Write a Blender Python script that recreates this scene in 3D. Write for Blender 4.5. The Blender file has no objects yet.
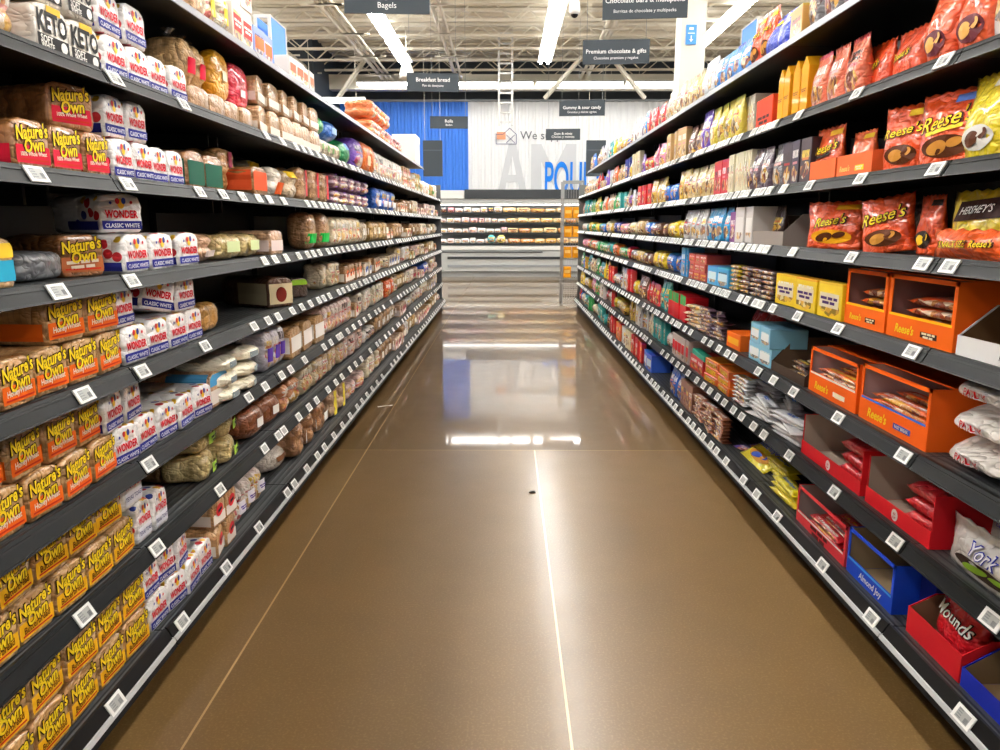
import bpy, bmesh, math, random
from mathutils import Vector, Matrix, noise
R = random.Random(11)
PI = math.pi
sc = bpy.context.scene
COL = sc.collection
# ------------------------------------------------------------------ camera
HC = 1.27
PITCH = math.radians(11.3)
cam = bpy.data.objects.new('camera', bpy.data.cameras.new('camera'))
COL.objects.link(cam)
cam.location = (0, 0, HC)
cam.rotation_euler = (PI / 2 - PITCH, 0, math.radians(0.46))
cam.data.sensor_width = 36
cam.data.lens = 27.04
cam.data.clip_end = 200
cam.data.clip_start = 0.02
sc.camera = cam
vs = sc.view_settings
vs.view_transform = 'Standard'
vs.look = 'None'
vs.gamma = 1
vs.use_curve_mapping = False
vs.exposure = 0.28

# ------------------------------------------------------------------ materials
def hexc(h):
    v = [int(h[i:i + 2], 16) / 255 for i in (0, 2, 4)]
    return tuple((c / 12.92 if c <= .04045 else ((c + .055) / 1.055) ** 2.4) for c in v) + (1,)

class NT:
    def __init__(s, name):
        s.m = bpy.data.materials.new(name)
        s.m.use_nodes = True
        s.t = s.m.node_tree
        s.n = s.t.nodes
        s.b = s.n['Principled BSDF']
    def new(s, typ, **kw):
        n = s.n.new(typ)
        for k, v in kw.items():
            setattr(n, k, v)
        return n
    def link(s, a, b):
        s.t.links.new(a, b)
    def val(s, x, sock):
        if isinstance(x, bpy.types.NodeSocket):
            s.link(x, sock)
        else:
            sock.default_value = x
    def math(s, op, a, b=None, c=None, clamp=False):
        n = s.new('ShaderNodeMath', operation=op, use_clamp=clamp)
        s.val(a, n.inputs[0])
        if b is not None: s.val(b, n.inputs[1])
        if c is not None: s.val(c, n.inputs[2])
        return n.outputs[0]
    def mix(s, f, a, b, blend='MIX'):
        n = s.new('ShaderNodeMix', data_type='RGBA', blend_type=blend)
        s.val(f, n.inputs[0]); s.val(a, n.inputs[6]); s.val(b, n.inputs[7])
        return n.outputs[2]
    def ramp(s, f, stops, interp='LINEAR'):
        n = s.new('ShaderNodeValToRGB')
        cr = n.color_ramp
        cr.interpolation = interp
        while len(cr.elements) < len(stops):
            cr.elements.new(0.5)
        for e, (p, c) in zip(cr.elements, stops):
            e.position = p
            e.color = c
        s.val(f, n.inputs[0])
        return n.outputs[0]
    def noise(s, vec, scale, detail=2, rough=.5, w=None):
        n = s.new('ShaderNodeTexNoise', noise_dimensions='4D' if w is not None else '3D')
        s.link(vec, n.inputs['Vector'])
        n.inputs['Scale'].default_value = scale
        n.inputs['Detail'].default_value = detail
        n.inputs['Roughness'].default_value = rough
        if w is not None: s.val(w, n.inputs['W'])
        return n
    def mapping(s, vec, scale=(1, 1, 1)):
        n = s.new('ShaderNodeMapping')
        s.link(vec, n.inputs[0])
        n.inputs['Scale'].default_value = scale
        return n.outputs[0]
    def bump(s, h, strength, dist):
        n = s.new('ShaderNodeBump')
        s.val(h, n.inputs['Height'])
        n.inputs['Strength'].default_value = strength
        n.inputs['Distance'].default_value = dist
        s.link(n.outputs[0], s.b.inputs['Normal'])
        return n.outputs[0]
    def set(s, **kw):
        names = dict(color='Base Color', rough='Roughness', metal='Metallic', coat='Coat Weight', coatr='Coat Roughness',
                     spec='Specular IOR Level', emit='Emission Color', es='Emission Strength', alpha='Alpha', trans='Transmission Weight')
        for k, v in kw.items():
            s.val(v, s.b.inputs[names[k]])
        return s

def plain(name, color, rough=.5, metal=0, spec=.5, **kw):
    n = NT(name)
    n.set(color=hexc(color) if isinstance(color, str) else color, rough=rough, metal=metal, spec=spec, **kw)
    return n.m

def sep(n, v):
    q = n.new('ShaderNodeSeparateXYZ')
    n.link(v, q.inputs[0])
    return q.outputs

def objcoord(n): return n.new('ShaderNodeTexCoord').outputs['Object']
def objinfo(n): return n.new('ShaderNodeObjectInfo')

def m_ink(name, rough=.45, coat=0.0):
    n = NT(name)
    n.set(color=objinfo(n).outputs['Color'], rough=rough, coat=coat, spec=.1)
    return n.m

def creases(n, co, w, strength, dist, k=1.0):
    """sharp folds of loose plastic film"""
    a = n.noise(co, 13 * k, 1, .5, w).outputs[0]
    b = n.noise(n.mapping(co, (1, .6, 1.4)), 34 * k, 1, .5, w).outputs[0]
    ra = n.math('ABSOLUTE', n.math('SUBTRACT', a, .5))
    rb = n.math('ABSOLUTE', n.math('SUBTRACT', b, .5))
    h = n.math('ADD', n.math('MULTIPLY', n.math('POWER', ra, .7), 1.6), n.math('MULTIPLY', n.math('POWER', rb, .7), .7))
    n.bump(h, strength, dist)

def m_film(name, wr=.5, rough=.35, coat=.7):
    n = NT(name)
    oi = objinfo(n)
    co = objcoord(n)
    w = n.math('MULTIPLY', oi.outputs['Random'], 37)
    nz = n.noise(co, 30, 3, .6, w)
    nz2 = n.noise(co, 9, 2, .5, w)
    n.set(color=oi.outputs['Color'], rough=rough, coat=coat, coatr=.08)
    creases(n, co, w, wr * 1.6, .02)
    return n.m

def m_bread(name):
    n = NT(name)
    oi = objinfo(n)
    co = objcoord(n)
    w = n.math('MULTIPLY', oi.outputs['Random'], 37)
    x, y, z = sep(n, co)
    nz = n.noise(co, 26, 3, .6, w).outputs[0]
    nz2 = n.noise(co, 110, 2, .6, w).outputs[0]
    sl = n.math('SINE', n.math('MULTIPLY', y, 2 * PI / .0135))
    slm = n.math('MULTIPLY', n.math('GREATER_THAN', sl, .82), .22)
    c = n.mix(n.math('MULTIPLY', nz, .32, clamp=True), oi.outputs['Color'], (.3, .14, .05, 1), 'MIX')
    c = n.mix(slm, c, (.12, .055, .02, 1))
    c = n.mix(n.math('MULTIPLY', n.math('GREATER_THAN', nz2, .64), .06), c, (.75, .6, .4, 1))
    n.set(color=c, rough=.42, coat=1.0, coatr=.09)
    creases(n, co, w, .8, .02, 1.2)
    return n.m

def m_dots(name):
    n = NT(name)
    oi = objinfo(n)
    co = objcoord(n)
    w = n.math('MULTIPLY', oi.outputs['Random'], 37)
    v = n.new('ShaderNodeTexVoronoi', feature='F1', voronoi_dimensions='3D')
    n.link(co, v.inputs['Vector'])
    v.inputs['Scale'].default_value = 30
    v.inputs['Randomness'].default_value = .75
    r, g, b = sep(n, v.outputs['Color'])
    hue = n.ramp(r, [(0, hexc('C8202C')), (.34, hexc('2A3F95')), (.52, hexc('F2C22C')), (.78, hexc('C8202C'))], 'CONSTANT')
    x, y, z = sep(n, co)
    mk = n.math('MULTIPLY', n.math('LESS_THAN', v.outputs['Distance'], .4), n.math('GREATER_THAN', g, .3))
    mk = n.math('MULTIPLY', mk, n.math('GREATER_THAN', y, .002))
    mk = n.math('MULTIPLY', mk, n.math('LESS_THAN', y, .12))
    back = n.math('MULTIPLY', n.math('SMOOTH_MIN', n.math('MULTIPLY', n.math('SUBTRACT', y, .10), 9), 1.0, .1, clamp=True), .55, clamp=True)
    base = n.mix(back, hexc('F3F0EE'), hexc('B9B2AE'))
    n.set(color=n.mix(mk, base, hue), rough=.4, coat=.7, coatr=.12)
    creases(n, co, w, .6, .02)
    return n.m

def m_print(name, film=True, busy=1.0, cols=('4A2414', 'C98A3C', 'EFE4C8', '8A3A1C', 'E8B23A')):
    """printed package: title block, picture, base strip, over the object's own colour"""
    n = NT(name)
    oi = objinfo(n)
    rnd = oi.outputs['Random']
    base = oi.outputs['Color']
    uv = n.new('ShaderNodeUVMap').outputs[0]
    u, v, _ = sep(n, uv)
    w = n.math('MULTIPLY', rnd, 91)
    # picture blob
    pz = n.noise(uv, 3.2, 2, .5, w)
    du = n.math('DIVIDE', n.math('SUBTRACT', u, .5), .42)
    dv = n.math('DIVIDE', n.math('SUBTRACT', v, n.math('MULTIPLY_ADD', rnd, .12, .24)), .2)
    rr = n.math('ADD', n.math('MULTIPLY', du, du), n.math('MULTIPLY', dv, dv))
    rr = n.math('ADD', rr, n.math('MULTIPLY', n.math('SUBTRACT', pz.outputs[0], .5), 2.4))
    pic = n.math('MULTIPLY', n.math('LESS_THAN', rr, .8), busy)
    vz = n.new('ShaderNodeTexVoronoi', voronoi_dimensions='4D')
    n.link(uv, vz.inputs['Vector']); n.link(w, vz.inputs['W'])
    vz.inputs['Scale'].default_value = 7
    r, g, b = sep(n, vz.outputs['Color'])
    piccol = n.ramp(r, [(p_, hexc(h_)) for p_, h_ in zip((0, .25, .45, .62, .8), cols)], 'CONSTANT')
    c = n.mix(n.math('MULTIPLY', pic, .85), base, piccol)
    # title, broken like lettering
    tz = n.noise(n.mapping(uv, (26, 7, 1)), 1.0, 1, .5, w)
    inT = n.math('MULTIPLY', n.math('LESS_THAN', n.math('ABSOLUTE', n.math('SUBTRACT', u, .5)), .36),
                 n.math('LESS_THAN', n.math('ABSOLUTE', n.math('SUBTRACT', v, n.math('MULTIPLY_ADD', rnd, -.1, .7))), .085))
    t = n.math('MULTIPLY', inT, n.math('GREATER_THAN', tz.outputs[0], .45))
    tcol = n.ramp(n.math('FRACT', n.math('MULTIPLY', rnd, 7.3)), [(0, hexc('F6F2E8')), (.4, hexc('F4D23A')), (.6, hexc('2A1A16')), (.8, hexc('FFFFFF'))], 'CONSTANT')
    c = n.mix(n.math('MULTIPLY', t, busy), c, tcol)
    # strip
    st = n.math('LESS_THAN', n.math('ABSOLUTE', n.math('SUBTRACT', v, n.math('MULTIPLY_ADD', rnd, .1, .5))), .028)
    sm = n.math('MULTIPLY', n.math('MULTIPLY', st, busy), n.math('LESS_THAN', n.math('ABSOLUTE', n.math('SUBTRACT', u, .5)), .3))
    c = n.mix(sm, c, n.mix(.7, tcol, hexc('D8262A')))
    top = n.math('GREATER_THAN', v, .93)
    hs = n.new('ShaderNodeHueSaturation')
    n.link(c, hs.inputs['Color']); hs.inputs['Value'].default_value = .8 if film else .95
    n.link(n.math('MULTIPLY_ADD', rnd, .08, .46), hs.inputs['Hue'])
    c = n.mix(top, c, hs.outputs[0])
    n.set(color=c, rough=.3 if film else .45, coat=.8 if film else .25, coatr=.1)
    if film:
        co = objcoord(n)
        creases(n, co, w, .75, .02)
    return n.m

INK = m_ink('printed_ink')
FILM = m_film('coloured_film')
CRINK = m_film('crumpled_film', 1.0, .38, .5)
BREAD = m_bread('bread_in_clear_film')
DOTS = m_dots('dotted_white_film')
PFILM = m_print('printed_film')
PCARD = m_print('printed_card', False, .9)
BFILM = m_print('printed_bread_film', True, .9, ('E2AE68', 'F6F0E6', 'D8303A', 'F0D9B0', 'E8B84A'))
CARD = m_ink('coloured_card', .5, .15)
RAW = m_ink('raw_cardboard', .8)
BLACK = plain('black_shelf_steel', '0C0C0D', .45, spec=.3)
STEEL = plain('charcoal_shelf_steel', '141516', .45, spec=.3)
GREYST = plain('grey_end_steel', '6E6E6C', .5)
WHITEP = plain('white_paint', 'E6E4DC', .5)
TAGW = plain('tag_white', 'F2F2F0', .5)
TAGS = plain('tag_grey_screen', 'A9AAA8', .35)
TAGD = plain('tag_dark_print', '86888A', .5)
LIPM = plain('lip_grey_plastic', '1A1C1D', .45, spec=.16)
LIPTOP = plain('lip_top_grey', '85878F', .4)
LIPWHITE = plain('lip_pale_edge', 'B9BABB', .3)
SIGN = plain('dark_slate_sign', '2E373E', .6)
BLUEP = plain('sign_blue', '3E8BE0', .5)
CLEAR = NT('clear_film')
_tb = CLEAR.new('ShaderNodeBsdfTransparent'); _gl = CLEAR.new('ShaderNodeBsdfGlossy'); _mx = CLEAR.new('ShaderNodeMixShader')
_gl.inputs['Roughness'].default_value = .15
_mx.inputs[0].default_value = .28
CLEAR.link(_tb.outputs[0], _mx.inputs[1]); CLEAR.link(_gl.outputs[0], _mx.inputs[2])
CLEAR.link(_mx.outputs[0], CLEAR.n['Material Output'].inputs[0])
CLEAR = CLEAR.m

def m_ribbed():
    n = NT('ribbed_shelf_deck')
    co = objcoord(n)
    x, y, z = sep(n, co)
    s = n.math('SINE', n.math('MULTIPLY', y, 2 * PI / .024))
    n.set(color=n.mix(n.math('GREATER_THAN', s, .7), hexc('4E5051'), hexc('242628')), rough=.42, metal=.2, spec=.3)
    n.bump(s, .3, .003)
    return n.m
RIBBED = m_ribbed()

def m_floor():
    n = NT('polished_brown_concrete')
    co = objcoord(n)
    a = n.noise(co, .8, 3, .5).outputs[0]
    b = n.noise(co, 5, 4, .65).outputs[0]
    c3 = n.noise(co, 150, 1, .5).outputs[0]
    c = n.ramp(a, [(.3, hexc('6B512B')), (.7, hexc('785B34'))])
    c = n.mix(n.math('MULTIPLY', b, .25), c, hexc('523D1E'))
    c = n.mix(n.math('MULTIPLY', n.math('SUBTRACT', c3, .5, clamp=True), .6), c, hexc('C2A474'))
    # saw-cut joints filled with pale sealant
    x, y, z = sep(n, co)
    j1 = n.math('LESS_THAN', n.math('ABSOLUTE', n.math('SUBTRACT', x, -.80)), .0032)
    j2 = n.math('LESS_THAN', n.math('ABSOLUTE', n.math('SUBTRACT', y, 4.15)), .004)
    c = n.mix(n.math('MULTIPLY', j1, .75), c, hexc('C2A171'))
    j3 = n.math('MULTIPLY', n.math('LESS_THAN', n.math('ABSOLUTE', n.math('SUBTRACT', x, .165)), .0035), n.math('LESS_THAN', y, 4.15))
    c = n.mix(n.math('MULTIPLY', j3, .85), c, hexc('DCC489'))
    c = n.mix(n.math('MULTIPLY', j2, .6), c, hexc('B59A66'))
    # the slab beyond the cross joint is burnished to a mirror, the near slab is satin; sealant is glossy
    far = n.math('GREATER_THAN', y, 4.15)
    seal = n.math('MULTIPLY', n.math('MAXIMUM', j3, j2), .45)
    cw = n.math('MAXIMUM', n.math('MULTIPLY_ADD', far, .5, .38), seal)
    cr = n.math('MULTIPLY_ADD', n.math('MAXIMUM', far, seal), -.15, n.math('MULTIPLY_ADD', b, .06, .16))
    n.set(color=c, spec=.5, rough=n.math('MULTIPLY_ADD', b, .1, .33), coat=cw, coatr=cr)
    n.bump(n.noise(co, 2.2, 2, .5).outputs[0], .03, .02)
    return n.m
FLOORM = m_floor()

def m_corr(name, col):
    n = NT(name)
    n.set(color=hexc(col), rough=.5)
    return n.m

def m_emit(name, col, s):
    n = NT(name)
    n.set(color=(1, 1, 1, 1), emit=col, es=s)
    return n.m
TUBE = m_emit('lit_tube', (1.0, .985, .95, 1), 42)
TUBEW = m_emit('lit_tube_far', (1.0, .985, .95, 1), 12)
UPL = m_emit('added_uplight', (1.0, .97, .92, 1), 13)  # glow for strips added to brighten the roof deck
# ------------------------------------------------------------------ mesh helpers
def mesh_obj(name, me, parent=None, loc=(0, 0, 0), rot=(0, 0, 0), color=None):
    o = bpy.data.objects.new(name, me)
    COL.objects.link(o)
    o.location = loc
    o.rotation_euler = rot
    if parent: o.parent = parent
    if color: o.color = color
    return o

def fin(bm, name, mats, smooth=False, uv=None):
    bmesh.ops.recalc_face_normals(bm, faces=bm.faces)
    if uv:
        L = bm.loops.layers.uv.new('UVMap')
        w, h = uv
        for f in bm.faces:
            for l in f.loops:
                l[L].uv = (l.vert.co.x / w + .5, l.vert.co.z / h)
    me = bpy.data.meshes.new(name)
    bm.to_mesh(me)
    bm.free()
    for m in (mats if isinstance(mats, (list, tuple)) else [mats]):
        me.materials.append(m)
    if smooth:
        for p in me.polygons: p.use_smooth = True
    return me

def bx(bm, x0, x1, y0, y1, z0, z1, mi=0):
    vsx = [bm.verts.new((x, y, z)) for x in (x0, x1) for y in (y0, y1) for z in (z0, z1)]
    for q in ((0, 1, 3, 2), (4, 6, 7, 5), (0, 4, 5, 1), (2, 3, 7, 6), (0, 2, 6, 4), (1, 5, 7, 3)):
        f = bm.faces.new([vsx[i] for i in q])
        f.material_index = mi

def bar3(bm, a, b, r, n=4):
    """square or round bar between two points"""
    a, b = Vector(a), Vector(b)
    d = (b - a).normalized()
    u = d.cross(Vector((0, 0, 1)))
    if u.length < 1e-3: u = Vector((1, 0, 0))
    u.normalize()
    v = d.cross(u)
    rings = []
    for p in (a, b):
        rings.append([bm.verts.new(p + (u * math.cos(2 * PI * (i + .5) / n) + v * math.sin(2 * PI * (i + .5) / n)) * r) for i in range(n)])
    for i in range(n):
        bm.faces.new((rings[0][i], rings[0][(i + 1) % n], rings[1][(i + 1) % n], rings[1][i]))
    bm.faces.new(rings[0][::-1]); bm.faces.new(rings[1])

def loft(bm, rings, cap=True, mi=0):
    vr = [[bm.verts.new(p) for p in r] for r in rings]
    n = len(vr[0])
    for a, b in zip(vr, vr[1:]):
        for i in range(n):
            f = bm.faces.new((a[i], a[(i + 1) % n], b[(i + 1) % n], b[i])); f.material_index = mi; f.smooth = True
    if cap:
        bm.faces.new(vr[0][::-1]); bm.faces.new(vr[-1])
    return vr

CACHE = {}
def cached(key, fn):
    if key not in CACHE: CACHE[key] = fn()
    return CACHE[key]

def text_poly(s, size, bold=0.0, shear=0.0, sx=1.0, space=1.0, res=2):
    """flat lettering as (verts, faces) in x (along) and z (up), centred"""
    def mk():
        cu = bpy.data.curves.new('t', 'FONT')
        cu.body = s; cu.size = size; cu.shear = shear; cu.offset = bold; cu.resolution_u = res
        cu.space_character = space; cu.align_x = 'CENTER'; cu.space_line = .82
        o = bpy.data.objects.new('t', cu)
        me = bpy.data.meshes.new_from_object(o)
        vs_ = [(v.co.x * sx, v.co.y) for v in me.vertices]
        fs = [tuple(p.vertices) for p in me.polygons]
        bpy.data.objects.remove(o); bpy.data.curves.remove(cu); bpy.data.meshes.remove(me)
        z0 = min(v[1] for v in vs_); z1 = max(v[1] for v in vs_)
        x0 = min(v[0] for v in vs_); x1 = max(v[0] for v in vs_)
        return [(x - (x0 + x1) / 2, z - (z0 + z1) / 2) for x, z in vs_], fs, x1 - x0, z1 - z0
    return cached(('tp', s, size, bold, shear, sx, space, res), mk)

def decal(polys, fn, lift=.0015, mats=None, name='print'):
    """polys: list of (verts2d, faces, (cx, cz), angle, scale, mat, extra lift); fn(x,z) is the surface's front y"""
    bm = bmesh.new()
    for vs2, fs, (cx, cz), ang, scl, mi, ex in polys:
        ca, sa = math.cos(ang), math.sin(ang)
        vv = []
        for x, z in vs2:
            X = cx + (x * ca - z * sa) * scl; Z = cz + (x * sa + z * ca) * scl
            vv.append(bm.verts.new((X, fn(X, Z) - lift - ex, Z)))
        for f in fs:
            try:
                q = bm.faces.new([vv[i] for i in f]); q.material_index = mi
            except ValueError: pass
    me = bpy.data.meshes.new(name)
    bm.normal_update()
    bm.to_mesh(me); bm.free()
    for m in (mats or [INK]): me.materials.append(m)
    return me

def fitted(s, width, bold=.0, shear=0, sx=1.0, space=1.0):
    v, f, w, h = text_poly(s, 1.0, bold, shear, sx, space)
    return v, f, width / w

def stripes(width, c, ang=0, mi=0, ex=0.):
    """rows of small print too blurred to read"""
    vs_, fs = [], []
    for x0, x1, z in ((-.5, -.12, .06), (-.06, .22, .06), (.28, .5, .06), (-.38, .02, -.08), (.08, .36, -.08)):
        k = len(vs_)
        vs_ += [(x0, z - .045), (x1, z - .045), (x1, z + .045), (x0, z + .045)]
        fs.append((k, k + 1, k + 2, k + 3))
    return (vs_, fs, c, ang, width, mi, ex)

def tpoly(s, width, c, ang=0, bold=0., shear=0, sx=1., mi=0, ex=0., space=1.0):
    if s == '#': return stripes(width, c, ang, mi, ex)
    v, f, k = fitted(s, width, bold, shear, sx, space)
    return (v, f, c, ang, k, mi, ex)

def rectp(w, h, c, ang=0, mi=0, ex=0., n=4):
    vs_, fs = [], []
    for j in range(2):
        for i in range(n + 1):
            vs_.append((-w / 2 + w * i / n, -h / 2 + h * j))
    for i in range(n): fs.append((i, i + 1, n + 2 + i, n + 1 + i))
    return (vs_, fs, c, ang, 1, mi, ex)

def ellp(a, b, c, ang=0, mi=0, ex=0., n=18):
    vs_ = [(0, 0)] + [(a * math.cos(2 * PI * i / n), b * math.sin(2 * PI * i / n)) for i in range(n)]
    return (vs_, [(0, 1 + i, 1 + (i + 1) % n) for i in range(n)], c, ang, 1, mi, ex)

flat = lambda x, z: 0.0
# loaf ----------------------------------------------------------------
HWT = [(0, .43), (.05, .48), (.2, .5), (.5, .485), (.64, .5), (.8, .5), (.92, .43), (.985, .28), (1.0, .0)]
def hw(t):
    for (a, x), (b, y) in zip(HWT, HWT[1:]):
        if t <= b: return x + (y - x) * (t - a) / (b - a)
    return 0
def loaf(w, h, d, seed, mat):
    r = random.Random(seed)
    right = [(x, t) for t, x in HWT]
    prof = [(-.2, 0), (.2, 0)] + right[:-1] + [(0, 1)] + [(-x, t) for x, t in right[:-1]][::-1]
    bm = bmesh.new()
    rings = []
    for yf, s in ((0, .88), (.012, .97), (.05, 1), (.2, 1.0), (.35, 1), (.5, .99), (.65, 1.0), (.8, .985), (.92, .97), (.97, .85), (1.0, .45), (1.06, .13), (1.16, .2)):
        j = .0022 if .01 < yf < .93 else 0
        rings.append([(x * w * s + r.uniform(-j, j), yf * d, max(.0, ((t - .48) * s + .48) * h + (r.uniform(-j, j) if t > .05 else 0)) if yf < .95 else ((t - .48) * s + .48) * h) for x, t in prof])
    loft(bm, rings)
    return fin(bm, 'loaf', mat, True)

def loaf_band(w, h, d, z0, z1, sides=.8):
    bm = bmesh.new()
    ts = [z0 + (z1 - z0) * i / 4 for i in range(5)]
    rows = [[bm.verts.new((s * hw(t) * w * .93, -.0012, ((t - .48) * .95 + .48) * h)) for s in (-1, 1)] for t in ts]
    for a, b in zip(rows, rows[1:]): bm.faces.new((a[0], a[1], b[1], b[0]))
    if sides:
        for s in (-1, 1):
            e = [[bm.verts.new((s * (hw(t) * w + .0030), d * yf, t * h)) for yf in (.03, .3, .6, sides)] for t in ts]
            for a, b in zip(e, e[1:]):
                for i in range(3): bm.faces.new((a[i], a[i + 1], b[i + 1], b[i]))
    me = bpy.data.meshes.new('band'); bm.normal_update(); bm.to_mesh(me); bm.free(); me.materials.append(INK)
    return me

# puffed packs ---------------------------------------------------------
def puff(w, h, d, p, nb, amp, seed, mat, wr=.0, cuts=7):
    """rounded pack resting on z=0, front at y=0; nb = bumps along x, y, z"""
    bm = bmesh.new()
    bmesh.ops.create_cube(bm, size=2)
    bmesh.ops.subdivide_edges(bm, edges=bm.edges, cuts=cuts, use_grid_fill=True)
    off = Vector((seed * 3.1, seed * 1.7, 0))
    for v in bm.verts:
        c = v.co
        k = (abs(c.x) ** p + abs(c.y) ** p + abs(c.z) ** p) ** (1 / p)
        q = c / k
        b = 1.0
        for i in range(3):
            if nb[i] > 1:
                b -= amp * (1 - abs(math.sin(PI * nb[i] * (q[i] + 1) / 2)))
        nn = wr * noise.noise(q * 2.3 + off) + wr * .5 * noise.noise(q * 6 + off)
        v.co = Vector((q.x * w / 2 * b, q.y * d / 2 * b, q.z * h / 2 * (b if q.z > -.7 else 1))) * (1 + nn)
        if q.z < -.55: v.co.z = max(v.co.z, -h / 2)
        v.co += Vector((0, d / 2, h / 2))
        v.co.z = max(v.co.z, 0)
    return fin(bm, 'pack', mat, True, (w, h))

def pouch_fn(w, h, d, seed, gusset=True, wr=.006):
    off = Vector((seed * 5.3, seed * 2.9, seed))
    def T(u, v):  # u -1..1, v 0..1
        su = max(0, 1 - abs(u) ** 3) ** .6
        if gusset:
            g = min(1, .72 + v * 1.1) * (max(0, 1 - (max(0, v - .3) / .62) ** 2.0) if v < .92 else 0)
        else:
            e = min(v, 1 - v)
            g = 0 if e < .06 else min(1, ((e - .06) / .3)) ** .6
        return su, g
    def fy(x, z):
        u = max(-1, min(1, 2 * x / w)); v = max(0, min(1, z / h))
        su, g = T(u, v)
        s = noise.noise(Vector((u * 2.2, v * 3.2, 0)) + off) * wr * (.4 + g)
        return d / 2 - (d / 2 * su * g + .002) + s
    return T, fy

def pouch(w, h, d, seed, mat, gusset=True, wr=.006, nx=12, nz=14):
    T, fy = pouch_fn(w, h, d, seed, gusset, wr)
    bm = bmesh.new()
    F, B = [], []
    for j in range(nz + 1):
        v = j / nz
        fr, br = [], []
        for i in range(nx + 1):
            u = -1 + 2 * i / nx
            pin = 1 - .05 * math.sin(PI * v) * (abs(u) ** 2)
            x = u * w / 2 * pin
            z = v * h + (.003 * (-1) ** i if j == nz else 0)
            y = fy(u * w / 2, z)
            fr.append(bm.verts.new((x, y, z)))
            edge = i in (0, nx)
            if edge: br.append(fr[-1])
            else:
                su, g = T(u, v)
                br.append(bm.verts.new((x, d / 2 + d / 2 * su * g + .002, z)))
        F.append(fr); B.append(br)
    for j in range(nz):
        for i in range(nx):
            bm.faces.new((F[j][i], F[j][i + 1], F[j + 1][i + 1], F[j + 1][i]))
            q = [B[j][i + 1], B[j][i], B[j + 1][i], B[j + 1][i + 1]]
            bm.faces.new(q)
    for i in range(nx):
        for rf, rb, fl in ((F[0], B[0], 0), (F[nz], B[nz], 1)):
            q = [rf[i], rb[i], rb[i + 1], rf[i + 1]]
            q = [a for k, a in enumerate(q) if a not in q[:k]]
            if len(q) > 2: bm.faces.new(q)
    return fin(bm, 'pouch', mat, True, (w, h))

def carton(w, h, d, mat, bev=.002):
    bm = bmesh.new()
    bx(bm, -w / 2, w / 2, 0, d, 0, h)
    bmesh.ops.bevel(bm, geom=bm.edges, offset=bev, segments=1, affect='EDGES')
    return fin(bm, 'carton', mat, False, (w, h))

def gabled(w, h, d, mat):
    bm = bmesh.new()
    pts = [(-w / 2, 0), (w / 2, 0), (w / 2, h * .82), (.003, h), (-.003, h), (-w / 2, h * .82)]
    a = [bm.verts.new((x, 0, z)) for x, z in pts]
    b = [bm.verts.new((x, d, z)) for x, z in pts]
    n = len(pts)
    for i in range(n): bm.faces.new((a[i], a[(i + 1) % n], b[(i + 1) % n], b[i]))
    bm.faces.new(a); bm.faces.new(b[::-1])
    bmesh.ops.bevel(bm, geom=bm.edges, offset=.0012, segments=1, affect='EDGES')
    return fin(bm, 'gabled_carton', mat, False, (w, h))

def tray(w, h, d, lip, hood=.0, slope=True, t=.003, frame=.0):
    """open-front display carton: outer shell"""
    bm = bmesh.new()
    bx(bm, -w / 2, w / 2, 0, d, 0, t)
    bx(bm, -w / 2, w / 2, d - t, d, t, h)
    bx(bm, -w / 2, w / 2, 0, t, t, lip)
    for s in (-1, 1):
        x0, x1 = sorted((s * w / 2, s * (w / 2 - t)))
        pts = [(t, t), (d - t, t), (d - t, h), (d * .35, h), (t, lip)] if slope else [(t, t), (d - t, t), (d - t, h), (t, h)]
        a = [bm.verts.new((x0, y, z)) for y, z in pts]; b = [bm.verts.new((x1, y, z)) for y, z in pts]
        for i in range(len(pts)):
            bm.faces.new((a[i], a[(i + 1) % len(pts)], b[(i + 1) % len(pts)], b[i]))
        bm.faces.new(a); bm.faces.new(b[::-1])
        if frame:
            x0, x1 = sorted((s * w / 2, s * (w / 2 - frame)))
            bx(bm, x0, x1, 0, t, lip, h)
    if frame and not slope: bx(bm, -w / 2, w / 2, 0, t, h - .012, h)
    if hood:
        bx(bm, -w / 2, w / 2, d - hood, d, h, h + t)
    return fin(bm, 'tray', CARD)

def tray_lining(w, h, d, lip, t=.003, slope=True):
    bm = bmesh.new()
    e = .0008
    bx(bm, -w / 2 + t + e, w / 2 - t - e, t + e, d - t - e, t + e, t + e + .001)
    bx(bm, -w / 2 + t + e, w / 2 - t - e, d - t - e - .001, d - t - e, t + .003, h - .003)
    bx(bm, -w / 2 + t + e, w / 2 - t - e, t + e, t + e + .001, t + .003, lip - .002)
    for s in (-1, 1):
        x0, x1 = sorted((s * (w / 2 - t - e), s * (w / 2 - t - e - .001)))
        pts = [(t + .003, t + .003), (d - t - .003, t + .003), (d - t - .003, h - .002), (d * .36, h - .002), (t + .003, lip - .002)] if slope else [(t + .003, t + .003), (d - t - .003, t + .003), (d - t - .003, h - .002), (t + .003, h - .002)]
        a = [bm.verts.new((x0, y, z)) for y, z in pts]; b = [bm.verts.new((x1, y, z)) for y, z in pts]
        for i in range(len(pts)): bm.faces.new((a[i], a[(i + 1) % len(pts)], b[(i + 1) % len(pts)], b[i]))
        bm.faces.new(a); bm.faces.new(b[::-1])
    return fin(bm, 'lining', RAW)

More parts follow.
